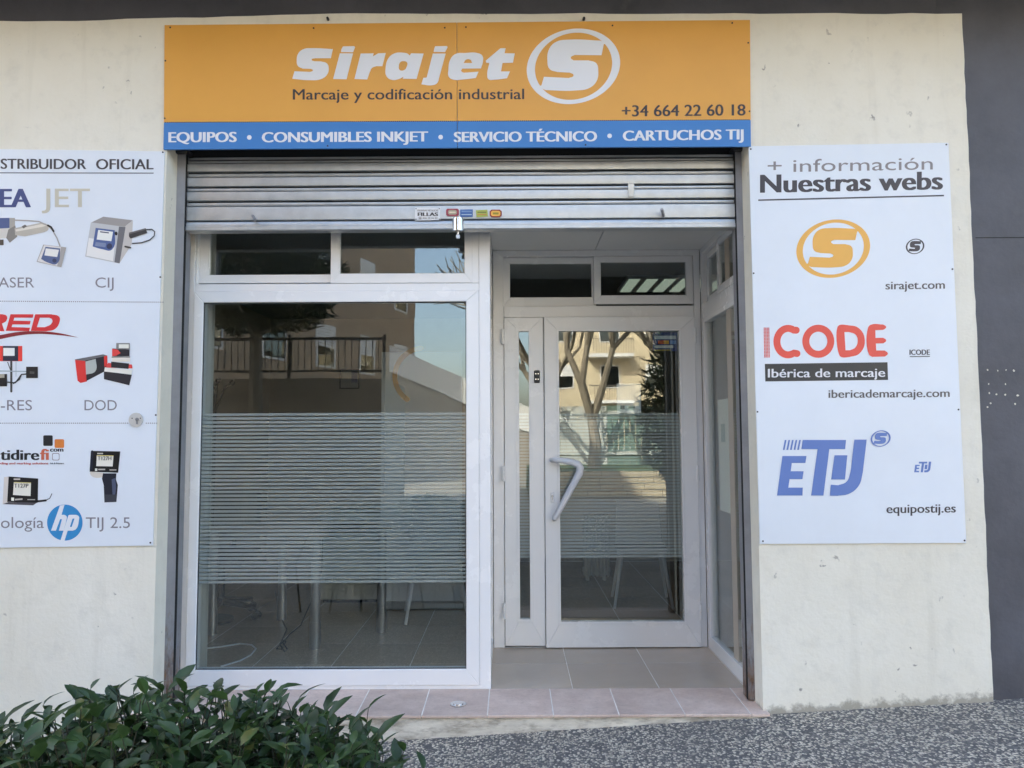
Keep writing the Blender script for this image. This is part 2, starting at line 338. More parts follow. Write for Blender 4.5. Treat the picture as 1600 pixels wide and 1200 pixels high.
# joint line and flaked paint on the pillar
mb = MB(); zj = Z(1560, 372, 0.022); mb.box(XE + 0.03, 6.4, 0.0205, 0.024, zj, zj + 0.004); mb.build('joint', 'dark_gap', bld)
mb = MB()
for px, py in ((1543, 578), (1559, 579), (1572, 578), (1584, 579), (1545, 600), (1571, 600), (1546, 614), (1557, 616), (1571, 617), (1590, 618), (1548, 630), (1586, 631), (1543, 636)):
    p = W(px, py, 0.0205); a = rj.uniform(0.003, 0.007); mb = MB(); mb.add([p + Vector((a * math.cos(t) * rj.uniform(0.6, 1.3), 0, a * math.sin(t) * rj.uniform(0.6, 1.4))) for t in [i * 1.047 for i in range(6)]], [range(6)]); mb.build('paint_flake', 'chipped_paint', bld)
# two old wall bolts above the signboard
for px, py in ((513, 31), (912, 31)):
    p = W(px, py, 0); MB().cyl((p.x, -0.02, p.z), 0.007, 0.03, 'Y', 8).build('wall_bolt', 'rubber', bld)
# room shell behind the shop front
xa, xb, yb, zc = -2.7, 2.6, 4.6, 2.72
mb = MB(); mb.box(xa - 0.1, xa, 0.5, yb, -0.3, 3.0); mb.box(xb, xb + 0.1, 0.5, yb, -0.3, 3.0); mb.box(xa - 0.1, xb + 0.1, yb, yb + 0.1, -0.3, 3.0)
mb.box(xa - 0.1, XL - 0.03, 0.42, 0.5, -0.3, 3.0); mb.box(XR + 0.03, xb + 0.1, 0.505, 0.6, -0.3, 3.0)
mb.build('room_wall', 'room_paint', bld)
MB().box(xa - 0.1, xb + 0.1, 0.45, yb + 0.1, zc + 0.06, 3.1).build('room_ceiling', 'room_ceiling', bld)

# ------------------------------------------------------------------ threshold step with its tiles
YW = 0.33; YD = 1.15                                     # faces of the window and of the door frame
st = thing('threshold_step', 'low cream stone step with a row of worn pinkish tiles under the shop front', 'step')
MB().box(XL - 0.25, XR + 0.03, -0.035, 0.34, -0.5, SILL - 0.012, 0.006).build('step_base', 'step_stone', st)
xt = X(762, 1102) - 0.325 * 6
MB().hexa([(XL - 0.2, -0.038, SILL - 0.011), (XR + 0.02, -0.038, SILL - 0.011), (XR + 0.02, YW, SILL - 0.011), (XL - 0.2, YW, SILL - 0.011), (XL - 0.2, -0.038, SILL - 0.0012), (XR + 0.02, -0.038, SILL - 0.0012), (XR + 0.02, YW, SILL + 0.0068), (XL - 0.2, YW, SILL + 0.0068)]).build('grout_bed', 'grout', st)
for i in range(11):
    x0, x1 = xt + 0.325 * i + 0.002, min(xt + 0.325 * (i + 1) - 0.002, XR + 0.02)
    if x1 < XL - 0.25: continue
    mb = MB(); mb.hexa([(x0, -0.045, SILL - 0.014), (x1, -0.045, SILL - 0.014), (x1, YW - 0.002, SILL - 0.012), (x0, YW - 0.002, SILL - 0.012), (x0, -0.045, SILL + random.uniform(-0.001, 0.001)), (x1, -0.045, SILL + random.uniform(-0.001, 0.001)), (x1, YW - 0.002, SILL + 0.008), (x0, YW - 0.002, SILL + 0.008)], 0.002)
    mb.build('tile', 'sill_tile', st)
p = W(715, 1087, 0.06)
fl = tag(MB().cyl((p.x, 0.1, SILL + 0.002), 0.042, 0.006, 'Z', 24).cyl((p.x, 0.1, SILL + 0.0081), 0.026, 0.003, 'Z', 20).build('floor_lock', 'chrome', None, True), 'small round steel floor lock set in the threshold tiles', 'lock')

# ------------------------------------------------------------------ shop floor
fl = structure(MB().box(xa, xb, YW, yb, 0.0, SILL + 0.0036).build('shop_floor', 'grout'))
TS = 0.47; me = None; x0 = X(895, 1064, YW)
for j in range(9):
    for i in range(-7, 5):
        x = x0 + TS * i; y = YW + TS * j
        if x < xa - 0.3 or x > xb or y > yb: continue
        if me is None: me = MB().box(0.0015, TS - 0.002, 0.0015, TS - 0.002, 0, 0.0075, 0.0008).mesh('tile', 'floor_tile')
        o = link(bpy.data.objects.new('tile', me), fl); o.location = (x, y, SILL - 0.003)

# ------------------------------------------------------------------ shop window
FR = 'white_frame'
win = thing('shop_window', 'large white framed shop window with frosted striped band and two sliding top lights', 'window')
xw0, xw1 = X(281, 800, YW), X(766.5, 800, YW); zb, ztp = SILL + 0.006, Z(500, 330, YW)
zm0, zm1 = Z(520, 454, YW), Z(520, 443, YW)
MB().ring(xw0, xw1, zb, ztp, (0.05, 0.062, 0.05, 0.02), YW, YW + 0.09).build('outer_frame', FR, win)
MB().box(xw0 + 0.05, xw1 - 0.062, YW + 0.003, YW + 0.085, zm0 - 0.002, zm1, 0.002).build('crossbar', FR, win)
gx0 = (X(318, 473, YW) + X(305, 1046, YW)) / 2; gx1 = (X(730, 473, YW) + X(727, 1046, YW)) / 2; gz0 = Z(520, 1046, YW); gz1 = Z(520, 472, YW)
a0, a1 = xw0 + 0.0505, xw1 - 0.0625
MB().ring(a0, a1, zb + 0.0205, zm0 - 0.003, (gx0 - a0, a1 - gx1, zm0 - 0.003 - gz1, gz0 - zb - 0.0205), YW - 0.006, YW + 0.06, 0.003).build('fixed_frame', FR, win)
g = MB().ring(gx0 - 0.004, gx1 + 0.004, gz0 - 0.004, gz1 + 0.004, (0.008,) * 4, YW + 0.006, YW + 0.012, 0).build('gasket', 'rubber', win)
gp = MB().box(gx0 - 0.003, gx1 + 0.003, YW + 0.014, YW + 0.02, gz0 - 0.003, gz1 + 0.003).build('pane', 'glass', win)
def film(name, x0, x1, z0, z1, y, parent, pitch=0.0213, frac=0.66):
    mb = MB(); nn = round((z1 - z0) / pitch); pt = (z1 - z0) / nn
    for i in range(nn): mb.box(x0, x1, y, y + 0.0006, z0 + pt * i, z0 + pt * (i + frac))
    o = mb.build(name, 'frosted_film', parent); o['kind'] = 'stuff'; o['label'] = 'band of thin frosted horizontal stripes'; return o
film('frosted_band', gx0, gx1, Z(520, 912, YW), Z(520, 643, YW), YW + 0.0215, gp)
def sash(parent, x0, x1, z0, z1, g, y, depth=0.03):
    s_ = MB().ring(x0, x1, z0, z1, g, y, y + depth, 0.002).build('sash', FR, parent)
    MB().box(x0 + g[0] - 0.003, x1 - g[1] + 0.003, y + depth * 0.45, y + depth * 0.45 + 0.005, z0 + g[3] - 0.003, z1 - g[2] + 0.003).build('pane', 'glass', s_)
    return s_
sz1 = ztp - 0.051
MB().box(X(737.5, 400, YW), xw1 - 0.0625, YW + 0.004, YW + 0.08, zm1 + 0.001, ztp - 0.051, 0.002).build('jamb_strip', FR, win)
MB().box(xw0 + 0.0505, X(308, 400, YW), YW + 0.01, YW + 0.037, zm1 + 0.001, ztp - 0.051, 0.002).build('jamb_strip', FR, win)
sash(win, X(305, 400, YW), X(523, 400, YW), Z(400, 440, YW), sz1, (X(323, 400, YW) - X(305, 400, YW), 0.03, 0.045, Z(400, 427, YW) - Z(400, 440, YW)), YW + 0.038)
sash(win, X(516.5, 400, YW), X(738, 400, YW), Z(600, 442, YW), sz1, (X(531, 400, YW) - X(516.5, 400, YW), X(738, 400, YW) - X(725.6, 400, YW), 0.045, Z(600, 427, YW) - Z(600, 442, YW)), YW + 0.003)
# return side glazing between window and door
XS = X(768, 800, YW) - 0.012                            # left side of the entrance recess
ret = thing('return_window', 'narrow white framed side glazing between the big window and the door', 'window')
ML = Matrix(((0, 1, 0, XS), (1, 0, 0, 0), (0, 0, 1, 0), (0, 0, 0, 1)))      # u -> y, depth -> x
zd1 = Z(900, 391, YD)
MB(ML).ring(YW + 0.094, YD - 0.003, zb, zd1, (0.045, 0.045, 0.05, 0.07), -0.045, 0.0, 0.002).build('outer_frame', FR, ret)
MB(ML).box(YW + 0.141, YD - 0.05, -0.04, -0.003, zm0 - 0.05, zm1 + 0.01, 0.002).build('crossbar', FR, ret)
MB(ML).box(YW + 0.136, YD - 0.046, -0.026, -0.02, zb + 0.066, zm0 - 0.047).build('pane', 'glass', ret)
MB(ML).box(YW + 0.136, YD - 0.046, -0.026, -0.02, zm1 + 0.007, zd1 - 0.048).build('pane', 'glass', ret)
# right side glazing of the recess
XSR = 1.262
sid = thing('side_window', 'white framed side glazing along the right of the entrance recess', 'window')
MR = Matrix(((0, 1, 0, XSR), (1, 0, 0, 0), (0, 0, 1, 0), (0, 0, 0, 1)))
y0, y1 = 0.30, YD - 0.003
zs0, zs1 = zm0 - 0.02, zm1 - 0.005
MB(MR).ring(y0, y1, zb, zd1, (0.05, 0.05, 0.04, 0.055), 0.0, 0.06, 0.002).build('outer_frame', FR, sid)
MB(MR).box(y0 + 0.05, y1 - 0.05, 0.003, 0.055, zs0 - 0.03, zs1 + 0.012, 0.002).build('crossbar', FR, sid)
MB(MR).ring(y0 + 0.0505, y1 - 0.0505, zb + 0.0555, zs0 - 0.031, (0.03, 0.03, 0.03, 0.03), -0.004, 0.04, 0.002).build('fixed_frame', FR, sid)
MB(MR).box(y0 + 0.078, y1 - 0.078, 0.014, 0.02, zb + 0.083, zs0 - 0.059).build('pane', 'glass', sid)
def side_sash(u0, u1, d):
    s_ = MB(MR).ring(u0, u1, zs1 + 0.014, zd1 - 0.042, (0.04, 0.04, 0.04, 0.045), d, d + 0.025, 0.002).build('sash', FR, sid)
    MB(MR).box(u0 + 0.037, u1 - 0.037, d + 0.01, d + 0.015, zs1 + 0.056, zd1 - 0.079).build('pane', 'glass', s_)
um = (y0 + y1) / 2
side_sash(y0 + 0.053, um + 0.02, 0.003); side_sash(um - 0.02, y1 - 0.053, 0.03)
# notice on the side pane
mb = MB(MR); mb.box(0.62, 0.86, 0.0212, 0.022, 1.0, 1.68, col=pc(205, 212, 215)); mb.box(0.71, 0.8, 0.0205, 0.0209, 1.42, 1.53, col=pc(120, 150, 150))
tag(mb.build('paper_notice', 'print'), 'tall pale notice with a round mark behind the side glazing', 'notice')
# soffit of the recess
sf = thing('recess_soffit', 'glossy white panelled soffit over the entrance recess', 'soffit')
for a, b in ((XS, 0.56), (0.563, XSR + 0.06)): MB().box(a, b, YW - 0.03, YD + 0.06, zd1 + 0.001, zd1 + 0.03, 0.002).build('panel', 'white_soffit', sf)

# ------------------------------------------------------------------ entrance door
dr = thing('entrance_door', 'white framed glazed entrance with a main leaf, a narrow side leaf and top lights', 'door')
xd0, xd1 = XS + 0.003, XSR - 0.002
zt1 = Z(900, 478, YD); zt0 = Z(900, 487, YD); zdb = SILL + 0.006
lx0, lx1 = X(787, 500, YD), X(849, 500, YD)              # narrow leaf
lx0 = (X(787.4, 500, YD) + X(790, 999, YD)) / 2; lx1 = (X(848.7, 500, YD) + X(853.5, 999, YD)) / 2
mx1 = (X(1083, 500, YD) + X(1096, 1003, YD)) / 2
MB().ring(xd0, xd1, zdb - 0.004, zd1, (lx0 - xd0 - 0.003, xd1 - mx1 - 0.003, 0.04, 0.004), YD, YD + 0.07, 0.002).build('outer_frame', FR, dr)
ztop = Z(900, 496, YD)
MB().box(lx0 - 0.001, mx1 + 0.001, YD + 0.002, YD + 0.066, ztop + 0.004, zt1, 0.002).build('crossbar', FR, dr)
sash(dr, X(786, 440, YD), X(932, 440, YD), zt1 + 0.004, zd1 - 0.042, (X(797, 440, YD) - X(786, 440, YD), 0.03, 0.04, Z(860, 463, YD) - zt1 - 0.004), YD + 0.034)
sash(dr, X(928, 440, YD), X(1083, 440, YD), zt1 + 0.012, zd1 - 0.042, (X(939, 440, YD) - X(928, 440, YD), X(1083, 440, YD) - X(1072, 440, YD), 0.04, Z(1000, 461, YD) - zt1 - 0.012), YD + 0.002)
zn0 = zdb + 0.012
ng0 = (X(810.5, 518, YD) + X(812.8, 967, YD)) / 2; ng1 = (X(825.7, 518, YD) + X(828.6, 967, YD)) / 2; nz0 = Z(820, 967, YD); nz1 = Z(820, 518, YD)
YL = YD - 0.012
nl = MB().ring(lx0, lx1 - 0.002, zn0, ztop, (ng0 - lx0, lx1 - 0.002 - ng1, ztop - nz1, nz0 - zn0), YL, YL + 0.05, 0.002).build('side_leaf', FR, dr)
MB().ring(ng0 - 0.02, ng1 + 0.02, nz0 - 0.02, nz1 + 0.02, (0.02,) * 4, YL - 0.004, YL + 0.002, 0.001).build('glazing_bead', FR, nl)
MB().box(ng0 - 0.003, ng1 + 0.003, YL + 0.02, YL + 0.026, nz0 - 0.003, nz1 + 0.003).build('pane', 'glass', nl)
film('frosted_band', ng0, ng1, Z(820, 872, YD), Z(820, 644, YD), YL + 0.0275, nl)
YM = YD - 0.03
mgx0 = (X(871.7, 517, YM) + X(877.7, 971, YM)) / 2; mgx1 = (X(1060, 517, YM) + X(1070.8, 971, YM)) / 2; mgz0 = Z(970, 971.5, YM); mgz1 = Z(970, 517, YM)
ml0 = lx1 + 0.001
ml = MB().ring(ml0, mx1, zdb + 0.004, ztop, (mgx0 - ml0, mx1 - mgx1, ztop - mgz1, mgz0 - zdb - 0.004), YM, YM + 0.055, 0.003).build('main_leaf', FR, dr)
MB().ring(mgx0 - 0.014, mgx1 + 0.014, mgz0 - 0.014, mgz1 + 0.014, (0.014,) * 4, YM - 0.004, YM + 0.002, 0.001).build('glazing_bead', FR, ml)
MB().box(mgx0 - 0.003, mgx1 + 0.003, YM + 0.02, YM + 0.026, mgz0 - 0.003, mgz1 + 0.003).build('pane', 'glass', ml)
film('frosted_band', mgx0, mgx1, Z(970, 872, YM), Z(970, 644, YM), YM + 0.0275, ml)
# pull handle
hp_ = [W(862, 719, YM - 0.002), W(866, 718.5, YM - 0.05), W(880, 720, YM - 0.06), W(893, 722, YM - 0.062), W(902, 725, YM - 0.062), W(906.5, 731, YM - 0.062), W(905, 740, YM - 0.062), W(898, 753, YM - 0.061), W(884, 779, YM - 0.06), W(872, 801, YM - 0.055), W(867, 809, YM - 0.045), W(866, 811, YM - 0.002)]
MB().tube(hp_, [0.015, 0.0165, 0.019, 0.021, 0.024, 0.026, 0.025, 0.0225, 0.021, 0.019, 0.017, 0.014], 14).build('pull_handle', 'white_plastic', ml, True)
p = W(863, 777, YM)
MB().box(p.x - 0.012, p.x + 0.012, YM - 0.007, YM + 0.001, p.z - 0.035, p.z + 0.035, 0.005).build('lock_plate', 'white_plastic', ml)
MB().cyl((p.x, YM - 0.012, p.z + 0.008), 0.008, 0.01, 'Y', 14).box(p.x - 0.003, p.x + 0.003, YM - 0.0125, YM - 0.006, p.z - 0.016, p.z + 0.006).build('keyhole', 'steel_leg', ml)
p = W(839, 588.5, YL)
o = MB().box(p.x - 0.019, p.x + 0.019, YL - 0.012, YL + 0.001, p.z - 0.042, p.z + 0.042, 0.005).build('latch_plate', 'dark_plastic', nl)
for dx in (-0.008, 0.008):
    for dz in (-0.018, 0.018): MB().cyl((p.x + dx, YL - 0.014, p.z + dz), 0.004, 0.003, 'Y', 8).build('screw', 'chrome', o)
for px, pys in ((785.5, (526, 740, 955)), (1086, (524, 740, 956))):
    for k, py in enumerate(pys):
        p = W(px + (0.02 * (py - 524) if px > 900 else 0.006 * (py - 524)), py, YD - 0.03)
        MB().cyl((p.x, YD - 0.026, p.z - 0.05), 0.0105, 0.047, 'Z', 12).cyl((p.x, YD - 0.026, p.z + 0.003), 0.0105, 0.047, 'Z', 12).cyl((p.x, YD - 0.026, p.z - 0.003), 0.008, 0.006, 'Z', 10).build('hinge', FR, dr, True)
# papers stuck behind the door pane
mb = MB(); yk = YM + 0.0285
def pr(mb, x0, y0, x1, y1, yy, c, t=0.0006): 
    a, b = W(x0, y1, yy), W(x1, y0, yy); mb.box(a.x, b.x, yy, yy + t, a.z, b.z, col=c)
pr(mb, 1020, 519, 1058, 549, yk, (0.02, 0.05, 0.2))
for i, (c, y0, y1, x0, x1) in enumerate([((0.6, 0.65, 0.7), 524.5, 530, 1022, 1056), ((0.6, 0.12, 0.04), 532, 537.5, 1028, 1040), ((0.65, 0.35, 0.03), 532, 537.5, 1037, 1045), ((0.15, 0.3, 0.6), 532, 537.5, 1047, 1056), ((0.6, 0.62, 0.6), 539.5, 544, 1022, 1052), ((0.5, 0.4, 0.08), 546, 548.5, 1022, 1048)]): pr(mb, x0, y0, x1, y1, yk - 0.0008 - 0.0001 * i, c, 0.0005)
tag(mb.build('card_sticker', 'print'), 'blue payment card sticker in the upper corner of the door pane', 'sticker')
mb = MB(); pr(mb, 964, 599, 1001, 645, yk, (0.75, 0.75, 0.75)); pr(mb, 969, 634, 976, 639, yk - 0.0006, (0.2, 0.2, 0.22), 0.0003); pr(mb, 982, 635, 992, 638, yk - 0.0006, (0.2, 0.2, 0.22), 0.0003)
tag(mb.build('paper_notice', 'print'), 'white sheet of paper taped to the door pane just above the stripes', 'notice')

# ------------------------------------------------------------------ roller shutter
sh = thing('roller_shutter', 'rolled-up galvanised steel roller shutter with guide rails under the signboard', 'shutter')
YS = 0.15
rx0, rx1 = X(283, 300, YS), X(1147, 300, YS)
def slat(name, z0, z1, prof):
    mb = MB(); nseg = 26; rr = random.Random(int(z0 * 1000)); k = len(prof); vv = []
    for i in range(nseg + 1):
        x = rx0 + (rx1 - rx0) * i / nseg; wob_ = [rr.uniform(-0.0012, 0.0012) for _ in range(2)]
        for (d, t) in prof: vv.append((x, YS + d + wob_[0] * (0.3 + t), z0 + (z1 - z0) * t + (0.011 * (x - rx0) / (rx1 - rx0) * 0.5)))
    mb.add(vv, [(i * k + j, (i + 1) * k + j, (i + 1) * k + j + 1, i * k + j + 1) for i in range(nseg) for j in range(k - 1)])
    return mb.build(name, 'galvanised', sh, True)
big_ = [(0.014, 0.0), (0.002, 0.0), (-0.004, 0.05), (-0.0052, 0.25), (-0.006, 0.5), (-0.0062, 0.75), (-0.006, 0.95), (0.002, 1.0), (0.014, 1.0)]
rib_ = [(0.018, 0.08), (0.012, 0.1), (0.0085, 0.25), (0.0075, 0.5), (0.0085, 0.78), (0.012, 0.9), (0.018, 0.92)]
zz = lambda py: Z(500, py, YS)
for a, b in ((268, 255.5), (291, 277), (313.5, 299.5)): slat('slat', zz(a), zz(b), big_)
slat('slat', zz(344.5), zz(322.5), [(0.014, 0.0), (0.0, 0.01), (-0.004, 0.05), (-0.005, 0.3), (-0.006, 0.6), (-0.005, 0.95), (0.0, 0.99), (0.014, 1.0)])
for a, b in ((276, 269), (298.5, 292), (321.5, 314.5), (254, 249.5), (248.5, 244)): slat('slat_joint', zz(a), zz(b), rib_)
slat('bottom_bar', zz(361), zz(346), [(0.05, 0.0), (-0.006, 0.0), (-0.012, 0.1), (-0.012, 0.45), (-0.006, 0.52), (-0.007, 0.75), (-0.002, 0.95), (0.004, 1.0), (0.05, 1.0)])
MB().box(rx0 - 0.01, rx1 + 0.01, YS + 0.02, YS + 0.05, zz(358), ZO + 0.25).build('gap_shade_sheet', 'dark_gap', sh)  # near-black sheet, paints the shade between slats and under the signboard
MB().box(rx0 - 0.08, rx1 + 0.08, 0.29, 0.31, zz(330), ZO + 0.4).build('housing', 'dark_gap', sh)  # near-black panel, its colour stands in for the shade above the curtain
for a, b, lab in ((X(260, 640, 0.13), X(281, 640, 0.13), 0), (X(1158, 640, 0.13), X(1177, 640, 0.13), 1)):
    z0 = SILL + 0.012
    MB().box(a, b, 0.125, 0.129, z0, zz(240), 0.0008).box(*((a, a + 0.004) if lab == 0 else (b - 0.004, b)), 0.1295, 0.21, z0, ZO - 0.02).box(a, b, 0.2105, 0.2145, z0, ZO - 0.02).box(*((b - 0.003, b) if lab == 0 else (a, a + 0.003)), 0.15, 0.21, z0, ZO - 0.02).build('guide_rail', 'rail_steel', sh)
    MB().box(*((b - 0.006, b + 0.003) if lab == 0 else (a - 0.003, a + 0.006)), 0.1295, 0.1495, z0, ZO - 0.02).build('slot_shade_strip', 'dark_gap', sh)  # near-black strip painted as the shade inside the rail slot
    MB().box(a - 0.02, b + 0.02, 0.10, 0.2, zz(243), zz(236), 0.006).build('rail_bracket', 'rubber', sh)
    # ragged filler between rail and plaster
    mb = MB(); rr = random.Random(5 + lab); zs = [z0 + (ZO - 0.03 - z0) * i / 60 for i in range(61)]
    e, sgn = (a, 1) if lab == 0 else (b, -1); wall_x = XL if lab == 0 else XR
    prev = 0
    pts = []
    for z in zs: prev = 0.8 * prev + rr.uniform(-0.004, 0.004); pts.append(e + sgn * (0.008 + prev))
    mb.add([(wall_x - sgn * 0.01, 0.118, z) for z in zs] + [(q, 0.118, z) for q, z in zip(pts, zs)] + [(q, 0.128, z) for q, z in zip(pts, zs)],
           [(i, i + 1, 61 + i + 1, 61 + i) for i in range(60)] + [(61 + i, 61 + i + 1, 122 + i + 1, 122 + i) for i in range(60)])
    mb.build('filler', 'chipped_paint', sh)
for px, py, dx in ((395, 338, 0.03), (1037, 337, -0.02)):
    p = W(px, py, YS - 0.006); MB().tube([p, p + Vector((dx, -0.05, -0.035 if dx > 0 else 0.02))], 0.0085, 10).build('peg', 'rail_steel', sh, True)
p = W(986.5, 296, YS - 0.02); MB().hexa([(p.x - 0.016, YS - 0.014, p.z - 0.038), (p.x + 0.016, YS - 0.014, p.z - 0.038), (p.x + 0.016, YS - 0.01, p.z - 0.038), (p.x - 0.016, YS - 0.01, p.z - 0.038), (p.x - 0.018, YS - 0.02, p.z + 0.034), (p.x + 0.018, YS - 0.02, p.z + 0.034), (p.x + 0.018, YS - 0.012, p.z + 0.034), (p.x - 0.018, YS - 0.012, p.z + 0.034)], 0.002).build('clip', 'galvanised', sh)
p = W(715.5, 351, YS - 0.045)
lk = thing('shutter_lock', 'shiny cylindrical shutter lock with a key hanging below it', 'lock')
MB().cyl((p.x, YS - 0.035, p.z - 0.034), 0.031, 0.066, 'Z', 24).cyl((p.x, YS - 0.035, p.z + 0.032), 0.026, 0.006, 'Z', 24).build('cylinder', 'chrome', lk, True)
MB().tube([(p.x, YS - 0.035, p.z - 0.034), (p.x, YS - 0.035, p.z - 0.05)], 0.006, 8).box(p.x - 0.011, p.x + 0.011, YS - 0.037, YS - 0.033, p.z - 0.074, p.z - 0.05, 0.004).build('key', 'steel_leg', lk)

# ------------------------------------------------------------------ printed lettering
class Print:
    """flat print laid on a plane y; coordinates measured on the photograph, each layer 0.3 mm above the last"""
    def __init__(s, y): s.y = y; s.mb = MB(); s.k = 1
    def put(s, pts2, faces, col):
        s.k += 1; y = s.y - 0.00022 * s.k
        s.mb.add([W(a, b, y) for a, b in pts2], faces, 0, col)
    def poly(s, pts, col, T=None):
        """pts: (x,y) corners or (x,y,1) smooth points; list of lists = holes"""
        loops = pts if isinstance(pts[0], list) else [pts]
        cu = bpy.data.curves.new('c', 'CURVE'); cu.dimensions = '2D'; cu.fill_mode = 'BOTH'; cu.resolution_u = 6
        for lp in loops:
            sp = cu.splines.new('BEZIER'); sp.bezier_points.add(len(lp) - 1); sp.use_cyclic_u = True
            for b, q in zip(sp.bezier_points, lp):
                b.co = (q[0] * 0.01, -q[1] * 0.01, 0); h = 'AUTO' if len(q) > 2 else 'VECTOR'; b.handle_left_type = b.handle_right_type = h
        o = bpy.data.objects.new('c', cu); COL.objects.link(o); me = o.evaluated_get(bpy.context.evaluated_depsgraph_get()).to_mesh()
        T = T or (lambda a, b: (a, b))
        s.put([T(v.co.x * 100, -v.co.y * 100) for v in me.vertices], [list(p.vertices) for p in me.polygons], col)
        bpy.data.objects.remove(o); bpy.data.curves.remove(cu)
    def text(s, body, x0, x1, base, cap, col, slope=0.0, bold=0.0, shear=0.0):
        cu = bpy.data.curves.new('t', 'FONT'); cu.body = body; cu.shear = shear; cu.resolution_u = 4
        o = bpy.data.objects.new('t', cu); COL.objects.link(o); me = o.evaluated_get(bpy.context.evaluated_depsgraph_get()).to_mesh()
        vx = [v.co.x for v in me.vertices]; a, b = min(vx), max(vx); kx = (x1 - x0 - 2 * bold) / (b - a); ky = cap / CAPH
        fs = [list(p.vertices) for p in me.polygons]; co = [(v.co.x, v.co.y) for v in me.vertices]
        steps = [0.0] if not bold else [-bold, -bold / 3, bold / 3, bold]
        for d in steps:
            pts = []
            for (u, v) in co:
                px = x0 + bold + (u - a) * kx + d; pts.append((px, base - v * ky + slope * (px - x0)))
            s.put(pts, fs, col)
        bpy.data.objects.remove(o); bpy.data.curves.remove(cu)
    def stroke(s, path, w, col, T=None, closed=False):
        """thick round-capped line"""
        T = T or (lambda a, b: (a, b)); pts = [Vector(q) for q in path]; n = len(pts); vs_, fs = [], []
        for i, p in enumerate(pts):
            a = pts[i - 1] if (i or closed) else p; b = pts[(i + 1) % n] if (i < n - 1 or closed) else p
            d = (b - a).normalized(); nn = Vector((-d.y, d.x)) * w / 2; vs_ += [p + nn, p - nn]
        m_ = n if closed else n - 1
        fs = [(2 * i, 2 * i + 1, 2 * ((i + 1) % n) + 1, 2 * ((i + 1) % n)) for i in range(m_)]
        if not closed:
            for p, q in ((pts[0], pts[1]), (pts[-1], pts[-2])):
                d = (p - q).normalized(); nn = Vector((-d.y, d.x)); b = len(vs_)
                vs_ += [p + (nn * math.cos(t) + d * math.sin(t)) * w / 2 for t in [math.pi * i / 8 for i in range(9)]]; fs.append(tuple(range(b, b + 9)))
        s.put([T(v.x, v.y) for v in vs_], fs, col)
    def done(s, name, parent, label=None):
        o = s.mb.build(name, 'print', parent)
        if label: o['label'] = label
        return o
cu = bpy.data.curves.new('t', 'FONT'); cu.body = 'H'; o = bpy.data.objects.new('t', cu); COL.objects.link(o)
me = o.evaluated_get(bpy.context.evaluated_depsgraph_get()).to_mesh(); CAPH = max(v.co.y for v in me.vertices); bpy.data.objects.remove(o)
def shift(ox, oy, s): return lambda a, b: (ox + a / s, oy + b / s)
def emblem(P_, cx, cy, hw, hh, col):                      # the S in a tilted ring
    T = lambda a, b: (cx + (a - 1099) * hw / 389, cy + (b - 392.5) * hh / 315)
    el = lambda A, B, k, c: [(c[0] + A * math.cos(t) + k * math.sin(t), c[1] - B * math.sin(t), 1) for t in [2 * math.pi * i / 28 for i in range(28)]]
    P_.poly([el(387, 315, 41, (1099, 392.5)), el(320, 280, 32, (1100, 392))], col, T)
    P_.poly([(1322, 178), (1390, 200), (1352, 208), (1333, 300), (1110, 298), (1077, 320, 1), (1100, 343), (1225, 343), (1290, 368, 1), (1306, 430, 1), (1292, 515, 1), (1235, 572, 1), (1120, 594, 1), (865, 591), (800, 560), (832, 552), (853, 480), (1060, 490), (1100, 468, 1), (1070, 445), (965, 440), (900, 415, 1), (882, 350, 1), (898, 245, 1), (955, 188, 1), (1060, 170, 1)], col, T)
def screws(parent, y, pts, c='rubber'):
    for px, py in pts:
        p = W(px, py, y); MB().cyl((p.x, y - 0.002, p.z), 0.0045, 0.003, 'Y', 8).build('screw', c, parent)
def quad_panel(name, q, y0, y1, m_, parent):
    a, b, c, d = [W(px, py, y0) for px, py in q]           # tl tr br bl
    f = lambda p, y: (p.x, y, p.z)
    return MB().hexa([f(d, y0), f(c, y0), f(c, y1), f(d, y1), f(a, y0), f(b, y0), f(b, y1), f(a, y1)], 0.0008).build(name, m_, parent)

# --- main signboard
YB = -0.012
sg = thing('shop_signboard', 'long orange signboard with white italic lettering and a blue strip above the shutter', 'sign')
quad_panel('orange_panel', [(257, 39), (713.4, 35), (714.2, 189), (256, 191)], YB, -0.001, 'sign_orange', sg)
quad_panel('orange_panel', [(714.2, 35), (1172, 31), (1173, 187), (715, 189)], YB, -0.001, 'sign_orange', sg)
quad_panel('blue_strip', [(256, 191.4), (714.2, 189.4), (714.4, 231), (255, 233.5)], YB, -0.001, 'sign_blue', sg)
quad_panel('blue_strip', [(715, 189.4), (1173, 187.4), (1173.5, 229), (715.2, 231)], YB, -0.001, 'sign_blue', sg)
WH = (0.76, 0.77, 0.79); DK = (0.05, 0.042, 0.045)
pt = Print(YB); T2 = shift(440, 60, 5.714); T3 = shift(690, 30, 5.333)
pt.poly([(458, 95), (440, 177), (300, 177), (268, 190, 1), (295, 204), (350, 205), (405, 224, 1), (421, 265, 1), (405, 325, 1), (350, 364, 1), (250, 373, 1), (95, 360), (115, 293), (255, 299), (279, 285, 1), (262, 272), (190, 270), (145, 245, 1), (135, 200, 1), (150, 132, 1), (200, 94, 1), (270, 87, 1)], WH, T2)
pt.poly([(520, 133), (638, 133), (580, 365), (460, 362)], WH, T2); pt.poly([(548, 71), (648, 69), (656, 80), (638, 124), (530, 122), (534, 96)], WH, T2)
pt.poly([(706, 135), (822, 133), (815, 161), (862, 133), (930, 130), (900, 248), (845, 248), (806, 265, 1), (790, 295, 1), (765, 367), (650, 362)], WH, T2)
